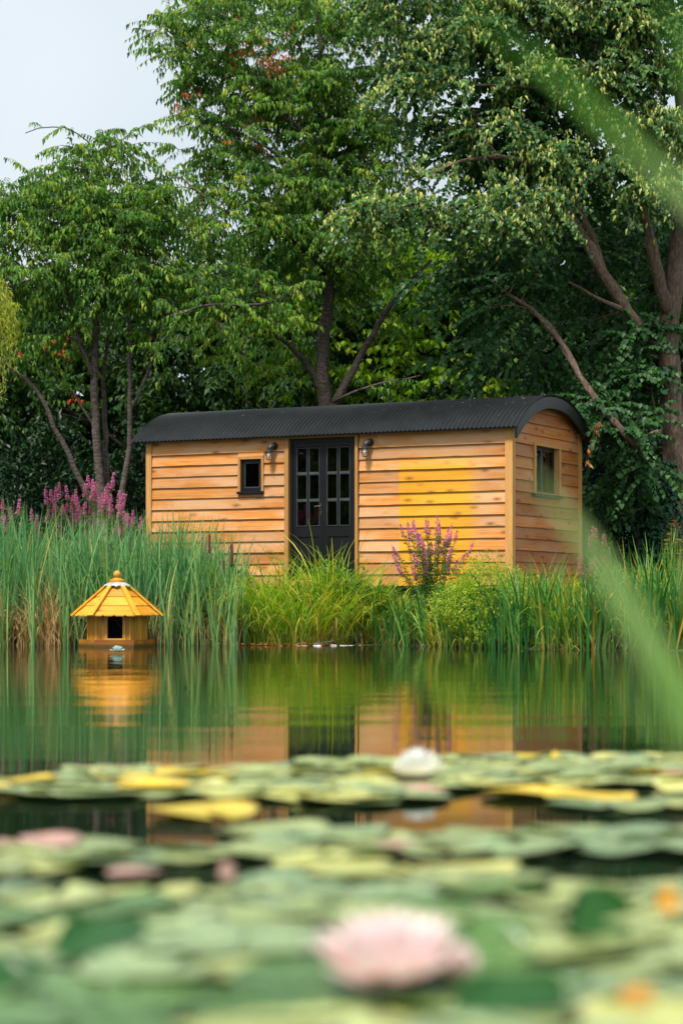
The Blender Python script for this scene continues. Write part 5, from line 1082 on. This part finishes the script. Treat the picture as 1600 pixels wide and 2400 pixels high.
lily(905, 2345, .122, 'pink', 'large pale pink water lily in the near mat', .03, cup=.34, rings=((13, .10, 1.2), (13, .30, 1.15), (12, .58, 1.0), (10, .9, .85), (7, 1.2, .72)))
lily(1075, 2335, .05, 'pink', 'small half open pink lily right of the large pink one', .03, rings=((8, .35, 1.0), (7, .8, 1.0), (5, 1.2, .9)))
o = lily(275, 1531, .11, 'teal', 'small white and teal lily ornament floating before the duck house', .012, rings=((9, .12, 1.0), (8, .55, .85), (6, 1.0, .75)))

# ------------------------------------------------------------------ out-of-focus reed leaves close to the camera, rooted on the near bank
def near_leaf(root, pts, w_, m, painted_sheen=False):  # optional tint runs pale to dark, painting in backlit sheen and shaded end
    P = resample(pts, .03); n = len(P); T_ = unit(np.gradient(P, axis=0)); side = unit(np.cross(T_, np.array([.15, 1.0, .1]))); s_ = np.linspace(0, 1, n); prof = np.maximum((1 - s_ ** 5) * np.minimum(1, .5 + 3 * s_), .04); o2 = np.array(root.location)
    nn = unit(np.cross(side, T_)); L_ = P - side * (w_ * .5 * prof)[:, None]; R_ = P + side * (w_ * .5 * prof)[:, None]; C_ = P + nn * (w_ * .12 * prof)[:, None]
    V = np.stack([L_, C_, R_], 1).reshape(-1, 3) - o2; i = np.arange(n - 1) * 3; a = Acc(); a.add(V, [np.concatenate([np.stack([i, i + 1, i + 4, i + 3], -1), np.stack([i + 1, i + 2, i + 5, i + 4], -1)])], np.repeat(np.clip(4.0 - 4.1 * s_, 0, 1) if painted_sheen else np.clip(.25 + .6 * s_ ** 3, 0, 1), 3)); return a.obj('leaf', m, root, True)
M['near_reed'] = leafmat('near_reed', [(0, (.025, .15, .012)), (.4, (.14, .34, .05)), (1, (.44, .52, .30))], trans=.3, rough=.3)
root = empty('reed_plant', (.62, 1.25, gz(.62, 1.25)), 0, 'blurred green reed leaves arching in from right close to the lens', 'reed')
g0 = gz(.62, 1.25)
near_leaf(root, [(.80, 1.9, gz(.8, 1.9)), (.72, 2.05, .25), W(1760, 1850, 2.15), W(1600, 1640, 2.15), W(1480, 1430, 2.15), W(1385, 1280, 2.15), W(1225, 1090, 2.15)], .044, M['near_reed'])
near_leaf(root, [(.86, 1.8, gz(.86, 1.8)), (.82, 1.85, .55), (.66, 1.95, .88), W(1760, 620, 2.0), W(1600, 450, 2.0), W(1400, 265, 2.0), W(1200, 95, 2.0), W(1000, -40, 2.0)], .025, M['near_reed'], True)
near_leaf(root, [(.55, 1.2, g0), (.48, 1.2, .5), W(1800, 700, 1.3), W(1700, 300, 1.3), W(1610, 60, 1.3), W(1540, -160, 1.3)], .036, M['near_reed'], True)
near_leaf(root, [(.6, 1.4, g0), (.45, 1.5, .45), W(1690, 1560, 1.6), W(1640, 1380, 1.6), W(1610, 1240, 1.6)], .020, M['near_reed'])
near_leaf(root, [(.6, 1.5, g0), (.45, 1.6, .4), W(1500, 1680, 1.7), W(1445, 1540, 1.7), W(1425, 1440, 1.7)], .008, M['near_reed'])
